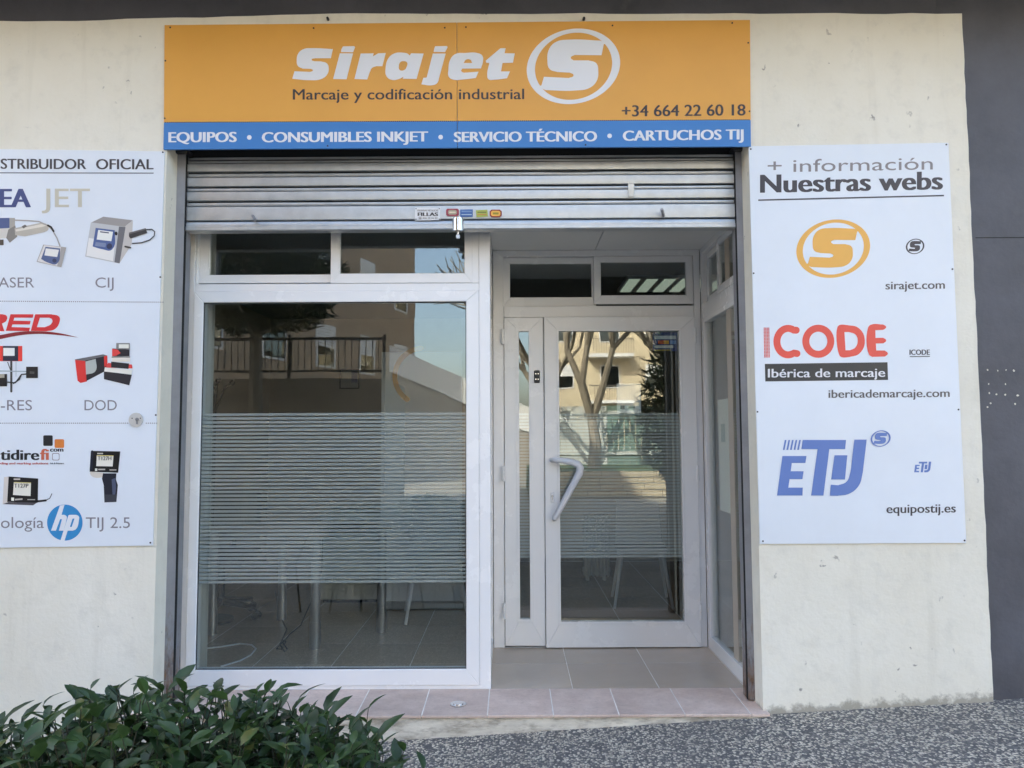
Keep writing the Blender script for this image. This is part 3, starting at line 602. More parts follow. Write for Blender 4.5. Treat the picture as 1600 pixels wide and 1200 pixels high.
pt.poly([[(1145, 154), (1155, 133), (1268, 135), (1205, 362), (1080, 360), (1090, 342), (1040, 365, 1), (985, 370, 1), (938, 340, 1), (928, 270, 1), (955, 175, 1), (1010, 133, 1), (1090, 128, 1), (1128, 138, 1)], [(1085, 203, 1), (1120, 215, 1), (1118, 250, 1), (1095, 282, 1), (1055, 282, 1), (1047, 250, 1), (1060, 212, 1)]], WH, T2)
pt.poly([(1370, 70), (1475, 68), (1482, 79), (1460, 122), (1358, 120), (1362, 94)], WH, T2); pt.poly([(1350, 135), (1465, 135), (1408, 345), (1388, 400, 1), (1345, 418, 1), (1248, 410), (1265, 352), (1295, 350)], WH, T2)
pt.poly([[(200, 281, 1), (295, 281, 1), (340, 305, 1), (345, 350, 1), (328, 410), (172, 412), (163, 430, 1), (185, 446), (308, 437), (285, 490), (180, 502, 1), (100, 504, 1), (60, 480, 1), (56, 425, 1), (78, 325, 1), (120, 288, 1)], [(203, 338, 1), (240, 338, 1), (254, 365), (183, 365)]], WH, T3)
pt.poly([(490, 242), (533, 242), (525, 283), (610, 285), (595, 362), (508, 365), (495, 435), (570, 435), (545, 492), (440, 504, 1), (390, 500, 1), (380, 465, 1), (398, 365), (370, 362), (368, 345)], WH, T3)
pt.done('lettering', sg, 'heavy white slanted lettering')
pt = Print(YB); emblem(pt, 896, 103.6, 72.9, 59, WH); pt.done('emblem', sg, 'white S in a tilted ring')
pt = Print(YB); pt.text('Marcaje y codificación industrial', 457.5, 819, 155.6, 16.3, DK, -0.002, 0.35); pt.done('lettering', sg, 'dark slogan')
pt = Print(YB); pt.text('+34 664 22 60 18', 971.5, 1165, 182, 17.3, DK, -0.009, 0.55); pt.done('lettering', sg, 'dark telephone number')
for s_, a, b, ba in (('EQUIPOS', 263, 370, 222.3), ('CONSUMIBLES INKJET', 409, 669, 222.3), ('SERVICIO TÉCNICO', 709, 933, 221.8), ('CARTUCHOS TIJ', 973, 1162, 220)): pt = Print(YB); pt.text(s_, a, b, ba, 15.6, WH, -0.005 if a < 900 else -0.012, 1.0); pt.done('lettering', sg, 'white capitals on the blue strip')
for cx, cy in ((389.5, 214.7), (688.5, 214.2), (952.5, 212.3)): pt = Print(YB); pt.poly([(cx + 3.6 * math.cos(t), cy + 3.6 * math.sin(t), 1) for t in [i * 0.785 for i in range(8)]], WH); pt.done('bullet', sg)
pt = Print(YB)
for i in range(300): x = 257.5 + i * 3.05; y = 191.2 - 0.0044 * (x - 256); pt.mb.add([W(x + a, y + b, YB - 0.0006) for a, b in ((0, -0.5), (1.6, -0.5), (1.6, 0.5), (0, 0.5))], [(0, 1, 2, 3)], 0, (0.05, 0.06, 0.1))
stuff(pt.done('perforation', sg))
screws(sg, YB, ((266, 43), (490, 44), (695, 43.5), (728, 42.5), (957, 40), (1144, 36), (1169, 67), (1171, 174), (258.5, 95), (257.5, 185), (512, 228), (915, 226.5)))

# --- information board on the right
YR = -0.008
rb = thing('web_address_board', 'white board headed Nuestras webs with three logos, fixed right of the shutter', 'sign')
quad_panel('panel', [(1170, 228.5), (1482, 223), (1510, 848.5), (1187.5, 850)], YR, -0.001, 'sign_white', rb)
G1 = pc(122, 122, 132); G2 = pc(62, 62, 72); G3 = pc(82, 82, 90); OR = pc(212, 165, 88); RD = pc(204, 82, 76); BL = pc(88, 118, 190)
pt = Print(YR)
pt.text('+ información', 1199.5, 1457.5, 269.3, 19.5, G1, -0.0175); pt.done('heading', rb)
pt = Print(YR); pt.text('Nuestras webs', 1187.5, 1473.5, 301.2, 28, G2, -0.0195, 1.7)
pt.done('heading', rb); pt = Print(YR); pt.poly([(1184.7, 311.6), (1475, 304.4), (1475, 306.7), (1184.7, 313.9)], G2); pt.done('underline', rb)
pt = Print(YR); emblem(pt, 1301.9, 388.5, 57.6, 45.6, OR); pt.done('emblem', rb, 'orange S in a tilted ring')
pt = Print(YR); emblem(pt, 1429.8, 385, 14.5, 12, G2); pt.done('small_emblem', rb); pt = Print(YR); pt.text('sirajet.com', 1383.5, 1476.5, 452.2, 12.6, G3, -0.013, 0.4); pt.done('lettering', rb)
pt = Print(YR); T7 = shift(1140, 480, 3.478)
def arc(cx, cy, rx, ry, a0, a1, n=22): return [(cx + rx * math.cos(R(a0 + (a1 - a0) * i / n)), cy - ry * math.sin(R(a0 + (a1 - a0) * i / n))) for i in range(n + 1)]
SW = 38
pt.stroke([(362, 125)] + arc(318, 187, 61, 72, 60, 300, 26) + [(366, 252)], SW, RD, T7)
pt.stroke(arc(482, 185, 68, 71, 0, 360, 36)[:-1], SW, RD, T7, True)
pt.poly([[(586, 108, 1), (598, 97, 1), (640, 97), (700, 112, 1), (735, 180, 1), (705, 252, 1), (650, 271), (608, 271, 1), (596, 260, 1)], [(624, 135), (650, 135), (685, 150, 1), (696, 185, 1), (682, 220, 1), (655, 234), (630, 234)]], RD, T7)
pt.poly([(753, 110, 1), (766, 96, 1), (835, 94), (851, 108, 1), (836, 123), (792, 125), (793, 167), (835, 166), (851, 181, 1), (836, 196), (795, 197), (797, 235), (842, 235), (860, 252, 1), (844, 268), (775, 270), (758, 258, 1)], RD, T7)
for i in range(4):
    for j in range(21):
        x = 188 + i * 8.3 + j * 0.15; y = 114 + j * 7.8; pt.put([T7(x + a, y + b) for a, b in ((-2.9, -2.9), (2.9, -2.9), (2.9, 2.9), (-2.9, 2.9))], [(0, 1, 2, 3)], RD); pt.k -= 1
pt.done('red_logo', rb, 'rounded red capitals with a dotted first stroke')
pt = Print(YR); pt.poly([(1195, 568.6), (1386.7, 566), (1387.6, 593.6), (1195.8, 596)], (0.045, 0.045, 0.045)); pt.text('Ibérica de marcaje', 1199.8, 1383.2, 589.8, 13.4, WH, -0.006, 0.4); pt.done('caption_bar', rb, 'dark bar with white words')
pt = Print(YR); pt.text('ibericademarcaje.com', 1294.4, 1484, 621.7, 12.6, G3, -0.008, 0.4); pt.done('lettering', rb); pt = Print(YR); pt.text('ICODE', 1421, 1453, 554.3, 8, G2, 0, 0.4); pt.poly([(1421.5, 556.6), (1453, 556.2), (1453, 557.4), (1421.5, 557.8)], G2); pt.done('lettering', rb)
def etij(pt, T, full=True):
    if full:
        for i in range(5): pt.poly([(300 + 19.5 * i, 165), (309 + 19.5 * i, 165), (299 + 19.5 * i, 219), (289 + 19.5 * i, 219)], BL, T)
    pt.poly([(287, 252), (418, 252), (412, 290), (338, 290), (332, 335), (402, 335), (396, 378), (326, 378), (319, 424), (398, 424), (396, 467), (258, 467)], BL, T)
    pt.poly([(397, 165), (633, 165), (628, 215), (542, 215), (510, 467), (443, 467), (478, 215), (390, 215)], BL, T)
    pt.poly([(570, 248), (640, 248), (627, 380), (552, 380)], BL, T)
    pt.poly([(678, 163), (745, 163), (724, 340), (704, 410, 1), (650, 457, 1), (585, 468), (545, 468), (550, 408), (590, 411), (635, 392, 1), (655, 345, 1), (664, 280)], BL, T)
pt = Print(YR); T8 = shift(1140, 640, 3.478); etij(pt, T8); emblem(pt, 1376, 685.2, 15.6, 12.8, BL); pt.done('blue_logo', rb, 'blue slanted capitals with a small ring emblem')
pt = Print(YR); etij(pt, lambda a, b: T8(1003 + (a - 258) * 0.19, 283 + (b - 163) * 0.19), False); pt.done('small_logo', rb); pt = Print(YR); pt.text('equipostij.es', 1385, 1493.6, 801.8, 13.6, G2, -0.011, 0.45); pt.done('lettering', rb)
screws(rb, YR, ((1173, 233), (1478.5, 226), (1177.5, 427), (1488, 420.5), (1183.5, 643.5), (1497.5, 640), (1192, 845.5), (1507, 844.5)))

# --- distributor board on the left
lb = thing('distributor_board', 'white board with printed coding machines and logos, fixed left of the shutter', 'sign')
quad_panel('panel', [(-70, 232), (257, 236.5), (238.5, 852.5), (-75, 857)], YR, -0.001, 'sign_white', lb)
LG = pc(178, 181, 178); NV = pc(58, 72, 128); TX = pc(116, 118, 134); BK = (0.014, 0.015, 0.018); RE = pc(190, 48, 56)
pt = Print(YR); pt.text('DISTRIBUIDOR', -22, 135, 263.6, 15.6, G2, 0.004, 0.55); pt.done('heading', lb); pt = Print(YR); pt.text('OFICIAL', 150, 240, 264.4, 15.8, G2, 0.002, 0.55); pt.done('heading', lb); pt = Print(YR); pt.poly([(-25, 269.3), (240, 269.8), (240, 271.2), (-25, 270.7)], G2); pt.done('underline', lb)
pt = Print(YR); pt.text('REA', -27, 48.5, 323.8, 28.6, NV, 0, 1.9); pt.done('lettering', lb, 'bold blue capitals')
pt = Print(YR); pt.text('JET', 65, 140.5, 323.6, 28.8, LG, 0, 0.5); pt.done('lettering', lb, 'thin grey capitals')
for s_, a, b, ba, cp in (('LASER', -13, 53.5, 449.2, 15.6), ('CIJ', 149, 177.5, 449.3, 15.6), ('HI-RES', -24, 50, 641, 15.8), ('DOD', 132, 182.5, 641, 15.8), ('Tecnología', -57, 68.5, 825, 17.2), ('TIJ 2.5', 134, 203, 825, 16.6)): pt = Print(YR); pt.text(s_, a, b, ba, cp, TX); pt.done('caption', lb)
pt = Print(YR)
for (ya, yb_, xe) in ((470.6, 472.2, 255), (661.2, 661.2, 247)):
    x = -68
    while x < xe:
        if not (ya > 600 and 199 < x < 226):
            y = ya + (yb_ - ya) * max(0, x) / xe; pt.mb.add([W(x + a, y + b, YR - 0.0005) for a, b in ((0, -0.75), (1.7, -0.75), (1.7, 0.75), (0, 0.75))], [(0, 1, 2, 3)], 0, G1)
        x += 3.25
stuff(pt.done('dotted_line', lb))
# laser marker
def illo(name, items, T, label=None):
    pt = Print(YR)
    for it in items:
        c = pc(*it[1])
        if it[0] == 's': pt.stroke(it[2], it[3], c, T)
        elif it[0] == 't': pt.text(it[2], *it[3], c, 0, 0.15)
        else: pt.poly(it[2], c, T)
    pt.done(name, lb, label)
Ta = shift(0, 220, 4.614); Tb = shift(0, 460, 5.0); Tc = shift(0, 650, 4.443)
def rect(a, b, c, d): return [(a, b), (c, b), (c, d), (a, d)]
illo('laser_picture', [('p', (188, 192, 198), [(-120, 630), (70, 628), (75, 700), (-120, 715)]), ('p', (70, 88, 140), [(-120, 556), (72, 556), (72, 628), (-120, 640)]), ('p', (150, 152, 155), rect(68, 556, 108, 640)),
    ('p', (120, 122, 125), [(60, 640), (110, 610), (125, 690), (70, 735), (45, 700)]), ('p', (165, 166, 166), [(105, 630), (300, 590), (340, 605, 1), (348, 640, 1), (320, 658), (180, 688), (110, 680)]), ('p', (200, 202, 204), [(110, 640), (300, 600), (335, 612), (300, 622), (115, 655)]), ('p', (95, 95, 98), [(155, 618), (180, 604), (195, 615), (170, 632)]),
    ('s', (150, 152, 158), [(110, 572), (200, 575), (280, 582), (340, 608), (375, 640), (410, 700), (432, 758)], 9), ('s', (40, 40, 44), [(345, 610), (368, 622), (386, 652)], 14), ('p', (70, 66, 64), rect(-60, 712, 26, 752)),
    ('p', (150, 152, 158), [(312, 748), (478, 768), (442, 912), (264, 872)]), ('p', (198, 203, 214), [(318, 752), (440, 766), (412, 902), (270, 868)]), ('p', (74, 92, 140), [(328, 764), (434, 776), (410, 886, 1), (350, 880, 1), (296, 852)]), ('p', (205, 212, 222), [(330, 775), (425, 786), (412, 838), (320, 826)]), ('p', (50, 60, 95), [(385, 850, 1), (405, 856, 1), (402, 876, 1), (380, 872, 1)])], Ta)
illo('cij_printer_picture', [('p', (140, 142, 150), [(745, 547), (958, 573), (895, 622), (655, 590)]), ('p', (175, 178, 186), [(895, 622), (958, 575), (950, 745), (862, 882)]), ('p', (172, 180, 194), [(655, 588), (895, 620), (860, 884), (614, 834)]), ('p', (98, 102, 114), [(858, 618), (905, 622), (862, 884), (825, 876)]), ('p', (205, 212, 224), [(640, 700), (830, 730), (815, 868), (622, 828)]),
    ('p', (70, 92, 150), [(690, 628), (828, 645), (806, 785, 1), (740, 782, 1), (668, 762)]), ('p', (218, 222, 228), [(708, 642), (815, 656), (803, 724), (697, 712)]), ('p', (60, 66, 90), [(722, 652), (785, 660), (784, 668), (721, 660)]), ('p', (45, 55, 90), [(780, 742, 1), (805, 748, 1), (800, 776, 1), (772, 772, 1)]), ('p', (110, 128, 170), [(690, 730), (765, 738), (760, 768), (684, 758)]), ('p', (40, 42, 48), [(832, 655, 1), (846, 662, 1), (840, 682, 1), (828, 674, 1)]),
    ('s', (66, 70, 80), [(1055, 640), (1095, 638), (1115, 655), (1112, 685), (1080, 715), (1020, 735), (955, 740)], 9), ('p', (52, 54, 60), [(930, 662), (1050, 630), (1062, 665), (940, 704), (930, 690)]), ('p', (90, 92, 98), [(930, 662), (1048, 630), (1052, 640), (932, 674)]), ('s', (60, 60, 64), [(902, 762), (940, 770)], 12)], Ta)
pt = Print(YR)
pt.poly([(-60, 285), (-22, 155), (20, 155), (52, 168, 1), (50, 205, 1), (15, 228), (35, 288), (-5, 288), (-25, 235), (-30, 235), (-42, 285)], RE, Tb)
pt.poly([(82, 155), (262, 155), (256, 182), (112, 182), (105, 205), (240, 207), (233, 235), (97, 235), (90, 255), (235, 260), (228, 287), (45, 285)], RE, Tb)
pt.poly([[(275, 155), (400, 155), (462, 175, 1), (465, 215, 1), (430, 270, 1), (360, 288), (240, 285)], [(312, 182), (385, 182), (408, 198, 1), (400, 230, 1), (350, 256), (288, 256)]], RE, Tb)
pt.poly([(-110, 372), (0, 350), (150, 320, 1), (300, 309, 1), (450, 317, 1), (615, 337), (450, 300, 1), (300, 288, 1), (150, 292, 1), (0, 318), (-110, 350)], pc(120, 36, 46), Tb); pt.done('red_logo', lb, 'red slanted capitals over a swoosh')
illo('inkjet_head_picture', [('p', (205, 60, 56), rect(-60, 403, 174, 522)), ('p', (30, 38, 60), rect(22, 403, 142, 520)), ('p', (208, 218, 230), rect(26, 418, 114, 480)), ('s', (60, 62, 66), [(88, 525), (88, 758)], 17), ('s', (70, 72, 76), [(60, 530), (85, 600)], 7), ('s', (150, 170, 190), [(125, 525), (125, 640)], 5), ('s', (140, 160, 180), [(-20, 598), (205, 602)], 8),
    ('p', (26, 26, 30), rect(204, 565, 296, 654)), ('p', (70, 72, 76), [(232, 600), (270, 604), (268, 622), (232, 620)]), ('s', (40, 42, 46), [(205, 622), (168, 625), (150, 665), (105, 695)], 10), ('s', (40, 42, 46), [(165, 628), (120, 690), (60, 685)], 9), ('p', (24, 24, 28), rect(-60, 622, 55, 718)), ('p', (150, 150, 145), rect(-10, 622, 35, 652))], Tb)
illo('drop_printer_picture', [('p', (96, 100, 108), [(584, 508), (805, 468), (840, 478), (665, 520), (600, 522)]), ('p', (196, 52, 54), [(586, 512), (668, 520), (680, 680), (630, 692), (606, 675)]), ('p', (34, 36, 46), [(666, 518), (838, 478), (840, 590), (676, 676)]), ('p', (160, 172, 180), [(668, 524), (748, 504), (745, 600, 1), (672, 626)]), ('p', (190, 52, 54), [(812, 484), (838, 477), (840, 556), (815, 566)]),
    ('p', (196, 70, 74), [(845, 535), (1030, 548), (1036, 578), (825, 572)]), ('p', (40, 40, 50), [(812, 600), (1030, 628), (1010, 710), (812, 662)]), ('p', (208, 214, 220), [(818, 570), (1034, 592), (1028, 626), (814, 602)]), ('p', (36, 38, 48), [(868, 525), (1008, 540), (1004, 582), (868, 570)]), ('p', (205, 208, 212), [(872, 486), (1018, 486), (1016, 524), (876, 526)]), ('p', (110, 112, 118), [(872, 486), (1018, 486), (1016, 493), (872, 494)]),
    ('p', (36, 36, 46), [(878, 422), (1012, 430), (1012, 482), (876, 484)]), ('p', (200, 66, 70), [(876, 424), (920, 432), (942, 458), (905, 480), (876, 484)]), ('p', (120, 124, 130), rect(908, 380, 1014, 428)), ('p', (212, 216, 220), rect(928, 390, 1006, 420))], Tb)
pt = Print(YR)
def rr_(a, b, c, d, r=9): return [(a + r, b), (c - r, b), (c - r * 0.3, b + r * 0.3, 1), (c, b + r), (c, d - r), (c - r * 0.3, d - r * 0.3, 1), (c - r, d), (a + r, d), (a + r * 0.3, d - r * 0.3, 1), (a, d - r), (a, b + r), (a + r * 0.3, b + r * 0.3, 1)]
pt.poly(rr_(300, 134, 366, 208), BK, Tc); pt.done('logo_square', lb); pt = Print(YR); pt.poly(rr_(379, 161, 445, 222), pc(194, 118, 58), Tc); pt.done('logo_square', lb); pt = Print(YR); pt.poly([rr_(362, 258, 413, 308), rr_(366, 262, 409, 304)], pc(130, 120, 130), Tc)
pt.done('logo_square', lb); pt = Print(YR); pt.text('tidire', 0, 61.5, 718.6, 16, BK, 0, 1.0); pt.text('fi', 62.5, 76.5, 718.6, 17, pc(182, 98, 78), 0, 1.0); pt.done('lettering', lb); pt = Print(YR); pt.text('com', 78, 99.2, 705.6, 6.6, BK, 0, 0.5); pt.done('lettering', lb); pt = Print(YR); pt.text('coding and marking solutions', -6, 75.5, 725.6, 3.4, pc(170, 70, 70), 0, 0.25); pt.text('Ink & Printers', 78.5, 100, 725.2, 2.6, G2, 0, 0.1)
pt.done('lettering', lb)
illo('compact_printer_picture', [('p', (190, 192, 198), [(28, 424), (66, 420), (62, 600), (18, 612)]), ('p', (70, 72, 84), [(18, 612), (60, 598), (262, 598), (230, 620)]), ('s', (20, 20, 24), [(258, 590), (310, 588), (345, 572), (360, 540)], 5), ('s', (20, 20, 24), [(262, 592), (318, 586)], 14), ('p', (18, 19, 24), [(60, 420), (265, 434), (262, 602), (50, 596)]), ('p', (206, 212, 216), [(96, 458), (215, 462), (212, 556), (90, 548)]), ('p', (190, 186, 140), [(96, 458), (215, 462), (215, 468), (96, 464)]), ('p', (215, 218, 224), [(78, 566), (98, 567), (97, 590), (78, 588)]), ('p', (170, 172, 178), [(104, 575), (156, 572), (156, 582), (104, 586)]), ('p', (160, 162, 168), rect(190, 577, 243, 584)), ('p', (180, 182, 186), rect(95, 434, 140, 444)), ('t', (70, 74, 80), 'T127P', (22, 44.5, 762, 6.2))], Tc)
illo('handheld_printer_picture', [('p', (190, 192, 196), [(625, 385), (720, 395), (715, 425), (660, 428, 1), (630, 410, 1)]), ('p', (26, 30, 46), [(715, 398), (808, 398), (805, 440), (818, 480), (808, 596), (725, 600), (720, 480), (708, 435)]), ('p', (70, 80, 110), [(775, 440), (800, 430), (806, 500), (796, 570), (782, 560)]), ('p', (52, 56, 70), [(726, 545), (810, 545), (808, 597), (725, 600)]), ('p', (16, 17, 20), [(636, 242), (835, 246), (820, 394), (622, 386)]), ('s', (20, 28, 48), [(640, 248), (632, 376)], 19), ('p', (208, 214, 218), [(672, 272), (788, 274), (782, 350), (668, 348)]), ('p', (200, 190, 120), [(672, 272), (788, 274), (788, 279), (672, 277)]), ('p', (215, 218, 224), [(660, 364), (676, 364), (675, 382), (659, 382)]), ('p', (170, 172, 178), rect(682, 366, 730, 376)), ('p', (170, 172, 178), rect(760, 371, 808, 378)), ('p', (180, 182, 186), rect(675, 256, 715, 265)), ('t', (70, 74, 80), 'T127H', (152.5, 174, 719, 6))], Tc)
pt = Print(YR); HB = pc(46, 128, 196)
pt.poly([(450 + 123 * math.cos(t), 740 + 125 * math.sin(t), 1) for t in [2 * math.pi * i / 24 for i in range(24)]], HB, Tc)
for q in ([(428, 616), (448, 618), (425, 690), (447, 690), (462, 702, 1), (462, 720, 1), (440, 795), (414, 795), (436, 715), (417, 715), (392, 795), (366, 795), (424, 618)], ):
    pt.poly([(416, 622), (448, 616), (427, 686), (448, 686), (463, 698, 1), (461, 722, 1), (441, 796), (409, 796), (430, 716), (418, 716), (388, 796), (354, 796)], WH, Tc)
pt.poly([[(483, 686), (530, 686), (548, 698, 1), (548, 722, 1), (528, 785, 1), (505, 796), (470, 796), (448, 866), (420, 862), (475, 690)], [(504, 712), (517, 712), (498, 770), (485, 770)]], WH, Tc)
pt.done('round_logo', lb, 'blue disc with two white slanted letters')
screws(lb, YR, ((254.5, 238), (250.5, 433), (243.5, 648.5), (235, 848)))
p = W(213, 656, YR); ks = thing('key_switch', 'small round steel key switch set through the white board beside the shutter', 'switch')
MB().cyl((p.x, YR - 0.007, p.z), 0.036, 0.007, 'Y', 28).build('cover_plate', 'brushed', ks, True)
MB().cyl((p.x + 0.008, YR - 0.011, p.z + 0.002), 0.009, 0.004, 'Y', 12).box(p.x + 0.004, p.x + 0.012, YR - 0.011, YR - 0.0072, p.z - 0.022, p.z).build('keyhole', 'rail_steel', ks)
for dx in (-0.018, 0.024): MB().cyl((p.x + dx, YR - 0.0085, p.z + 0.008), 0.003, 0.0015, 'Y', 8).build('screw', 'rubber', ks)
# maker's plate and stickers on the shutter
YP = YS - 0.0095
def sticker(name, label, q, col, extra=None):
    pt = Print(YP); pt.poly(q, col)
    if extra: extra(pt)
    return tag(pt.done(name, None), label, 'sticker')
def ex(pt):
    pt.text('PERSIANAS METALICAS', 652, 684.5, 330.2, 2.6, G1, 0, 0.1); pt.text('FILLAS', 652.5, 684.5, 337.4, 5.4, DK, 0, 0.5); pt.text('☎ 976 10 16 24', 653.5, 683.5, 342, 2.6, G1, 0, 0.1)
    for x, y in ((650, 326), (686.5, 326), (650, 342.5), (686.5, 342.5)): pt.poly([(x - 0.8, y - 0.8), (x + 0.8, y - 0.8), (x + 0.8, y + 0.8), (x - 0.8, y + 0.8)], G2)
sticker('maker_plate', 'small white maker plate with black lettering riveted on the shutter', [(648.3, 324.3), (688, 324), (688, 344), (648.3, 344.6)], (0.75, 0.76, 0.77), ex)
def oct_(a, b, c, d, r=2): return [(a + r, b), (c - r, b), (c, b + r), (c, d - r), (c - r, d), (a + r, d), (a, d - r), (a, b + r)]
sticker('sticker', 'dark red rounded sticker beside the white maker plate on the shutter', oct_(697, 326, 717, 337.5), pc(140, 60, 80), lambda pt: (pt.poly(oct_(700, 328, 714, 335.5), pc(150, 145, 135)), pt.poly(rect(702, 330.5, 712, 333), pc(200, 195, 180))))
sticker('sticker', 'blue rectangular sticker on the shutter above the lock', [(719, 327.3), (738.8, 327), (738.8, 338.8), (719, 339)], pc(62, 98, 165), lambda pt: (pt.poly(rect(721, 329.5, 737, 331.5), pc(110, 140, 190)), pt.poly(rect(721, 334.5, 737, 336), pc(150, 175, 205))))
sticker('sticker', 'yellow-green sticker between the blue and the orange ones on the shutter', [(743.5, 328.5), (761.5, 327.5), (762.5, 338), (744.5, 339.5)], pc(150, 165, 85), lambda pt: (pt.poly(rect(746, 331, 760, 332.3), pc(90, 100, 60)), pt.poly(rect(746, 334.5, 760, 335.8), pc(180, 120, 70))))
sticker('sticker', 'orange sticker with a dark red rim on the shutter', oct_(765, 327.5, 784, 339.5, 3), pc(130, 45, 45), lambda pt: (pt.poly(oct_(767, 329.3, 782, 337.7), pc(215, 165, 80)), pt.poly(rect(770, 332, 779, 335), pc(130, 130, 50))))

# ------------------------------------------------------------------ things in the shop
def floor_at(px, py):                                    # point of the shop floor seen at that pixel
    d = ROT @ Vector(((px - 800) / F, -(py - 600) / F, -1)); return CAM + d * ((SILL + 0.004 - CAM.z) / d.z)
FZ = SILL + 0.0045
p1, p2, p3 = floor_at(492, 1013), floor_at(596, 987), floor_at(331, 991); p4 = p2 + p3 - p1
dk = thing('desk', 'desk on thick tubular steel legs just behind the shop window', 'desk')
for p in (p1, p2, p3, p4):
    MB().cyl((p.x, p.y, FZ), 0.036, 0.17, 'Z', 18).cyl((p.x, p.y, FZ + 0.17), 0.031, 0.54, 'Z', 18).build('leg', 'steel_leg', dk, True)
c = (p1 + p4) / 2; q = [c + (p - c) * 1.12 for p in (p1, p2, p4, p3)]
MB().hexa([(p.x, p.y, FZ + 0.711) for p in q] + [(p.x, p.y, FZ + 0.74) for p in q], 0.003).build('tabletop', 'desk_top', dk)
oc = thing('office_chair', 'black swivel office chair on castors behind the desk', 'chair'); cp = Vector((-2.22, 2.0, FZ))
mb = MB()
for k in range(5):
    a = R(72 * k - 12); e = cp + Vector((0.3 * math.cos(a), 0.3 * math.sin(a), 0.09)); mb.tube([cp + Vector((0, 0, 0.13)), e], [0.03, 0.018], 8)
    w_ = MB(); w_.cyl((e.x, e.y - 0.03, FZ + 0.032), 0.031, 0.022, 'Y', 14).cyl((e.x, e.y + 0.008, FZ + 0.032), 0.031, 0.022, 'Y', 14).tube([e, (e.x, e.y, FZ + 0.035)], 0.01, 8).build('castor', 'dark_plastic', oc, True)
mb.build('base', 'dark_plastic', oc, True)
MB().cyl(cp + Vector((0, 0, 0.1)), 0.028, 0.32, 'Z', 12).build('column', 'dark_plastic', oc, True)
MB().box(cp.x - 0.24, cp.x + 0.24, cp.y - 0.24, cp.y + 0.24, FZ + 0.43, FZ + 0.51, 0.03).build('seat', 'rubber', oc)
MB().box(cp.x - 0.22, cp.x + 0.22, cp.y + 0.2, cp.y + 0.26, FZ + 0.56, FZ + 0.95, 0.025).build('backrest', 'rubber', oc); MB().tube([cp + Vector((0, 0.1, 0.43)), cp + Vector((0, 0.25, 0.45)), cp + Vector((0, 0.25, 0.7))], 0.02, 8).build('back_bracket', 'dark_plastic', oc)
a, b = floor_at(500, 943), floor_at(620, 943)
cb = thing('drawer_cabinet', 'low cream drawer cabinet standing beyond the desk', 'cabinet')
MB().box(a.x, b.x, a.y, a.y + 0.45, FZ + 0.03, FZ + 0.72, 0.003).build('carcass', 'cabinet_white', cb); MB().box(a.x + 0.02, b.x - 0.02, a.y + 0.03, a.y + 0.4, FZ, FZ + 0.0295).build('plinth', 'dark_plastic', cb)
for k in range(3): 
    d_ = MB().box(a.x + 0.006, b.x - 0.006, a.y - 0.018, a.y - 0.0005, FZ + 0.04 + 0.226 * k, FZ + 0.26 + 0.226 * k, 0.003).build('drawer', 'cabinet_white', cb)
    MB().box((a.x + b.x) / 2 - 0.06, (a.x + b.x) / 2 + 0.06, a.y - 0.035, a.y - 0.0185, FZ + 0.18 + 0.226 * k, FZ + 0.19 + 0.226 * k, 0.002).build('handle', 'steel_leg', d_)
def vchair(loc, rz, label):
    t = thing('visitor_chair', label, 'chair', group='white visitor chairs'); t.location = loc; t.rotation_euler.z = rz
    for sx in (-1, 1):
        for sy in (-1, 1): MB().tube([(sx * 0.16, sy * 0.15, 0.43), (sx * 0.23, sy * 0.23, 0.0)], [0.016, 0.011], 8).build('leg', 'white_plastic', t, True)
    MB().box(-0.21, 0.21, -0.21, 0.21, 0.43, 0.46, 0.012).build('seat', 'white_plastic', t)
    MB().hexa([(-0.2, 0.18, 0.46), (0.2, 0.18, 0.46), (0.2, 0.205, 0.46), (-0.2, 0.205, 0.46), (-0.18, 0.27, 0.82), (0.18, 0.27, 0.82), (0.18, 0.29, 0.82), (-0.18, 0.29, 0.82)], 0.008).build('backrest', 'white_plastic', t)
p = floor_at(719, 975); vchair((p.x - 0.2, p.y + 0.24, FZ), R(8), 'white chair with splayed legs seen through the right part of the shop window')
p = floor_at(1050, 952); vchair((p.x - 0.2, p.y + 0.24, FZ), R(-5), 'white chair with splayed legs seen through the door pane')
rd = thing('radiator', 'cream ribbed radiator standing beyond the door', 'radiator'); a = floor_at(913, 908); wd_ = 0.25
for k in range(7): MB().box(a.x + k * wd_ / 7, a.x + (k + 0.8) * wd_ / 7, a.y, a.y + 0.1, FZ + 0.04, FZ + 0.62, 0.008).build('rib', 'cabinet_white', rd)
MB().box(a.x - 0.01, a.x + wd_, a.y + 0.03, a.y + 0.07, FZ + 0.08, FZ + 0.12).box(a.x - 0.01, a.x + wd_, a.y + 0.03, a.y + 0.07, FZ + 0.54, FZ + 0.58).build('header_pipe', 'cabinet_white', rd)
MB().box(a.x + 0.02, a.x + 0.05, a.y + 0.02, a.y + 0.08, FZ, FZ + 0.04).box(a.x + 0.18, a.x + 0.21, a.y + 0.02, a.y + 0.08, FZ, FZ + 0.04).build('foot', 'cabinet_white', rd)
cr = thing('coat_stand', 'black coat stand with ball-tipped hooks in the left of the shop window', 'coat stand'); yk = 1.9; p = W(335, 640, yk)
MB().cyl((p.x, yk, FZ), 0.015, 1.7, 'Z', 10).cyl((p.x, yk, FZ), 0.17, 0.02, 'Z', 20).build('pole', 'dark_plastic', cr)
for px, py in ((324, 599), (341, 594), (363, 598), (331, 606)):
    e = W(px, py, yk - 0.03); MB().tube([(p.x, yk, FZ + 1.55), ((p.x + e.x) / 2, yk - 0.01, e.z - 0.05), e], 0.009, 8).ball(e, 0.022).build('hook', 'dark_plastic', cr, True)
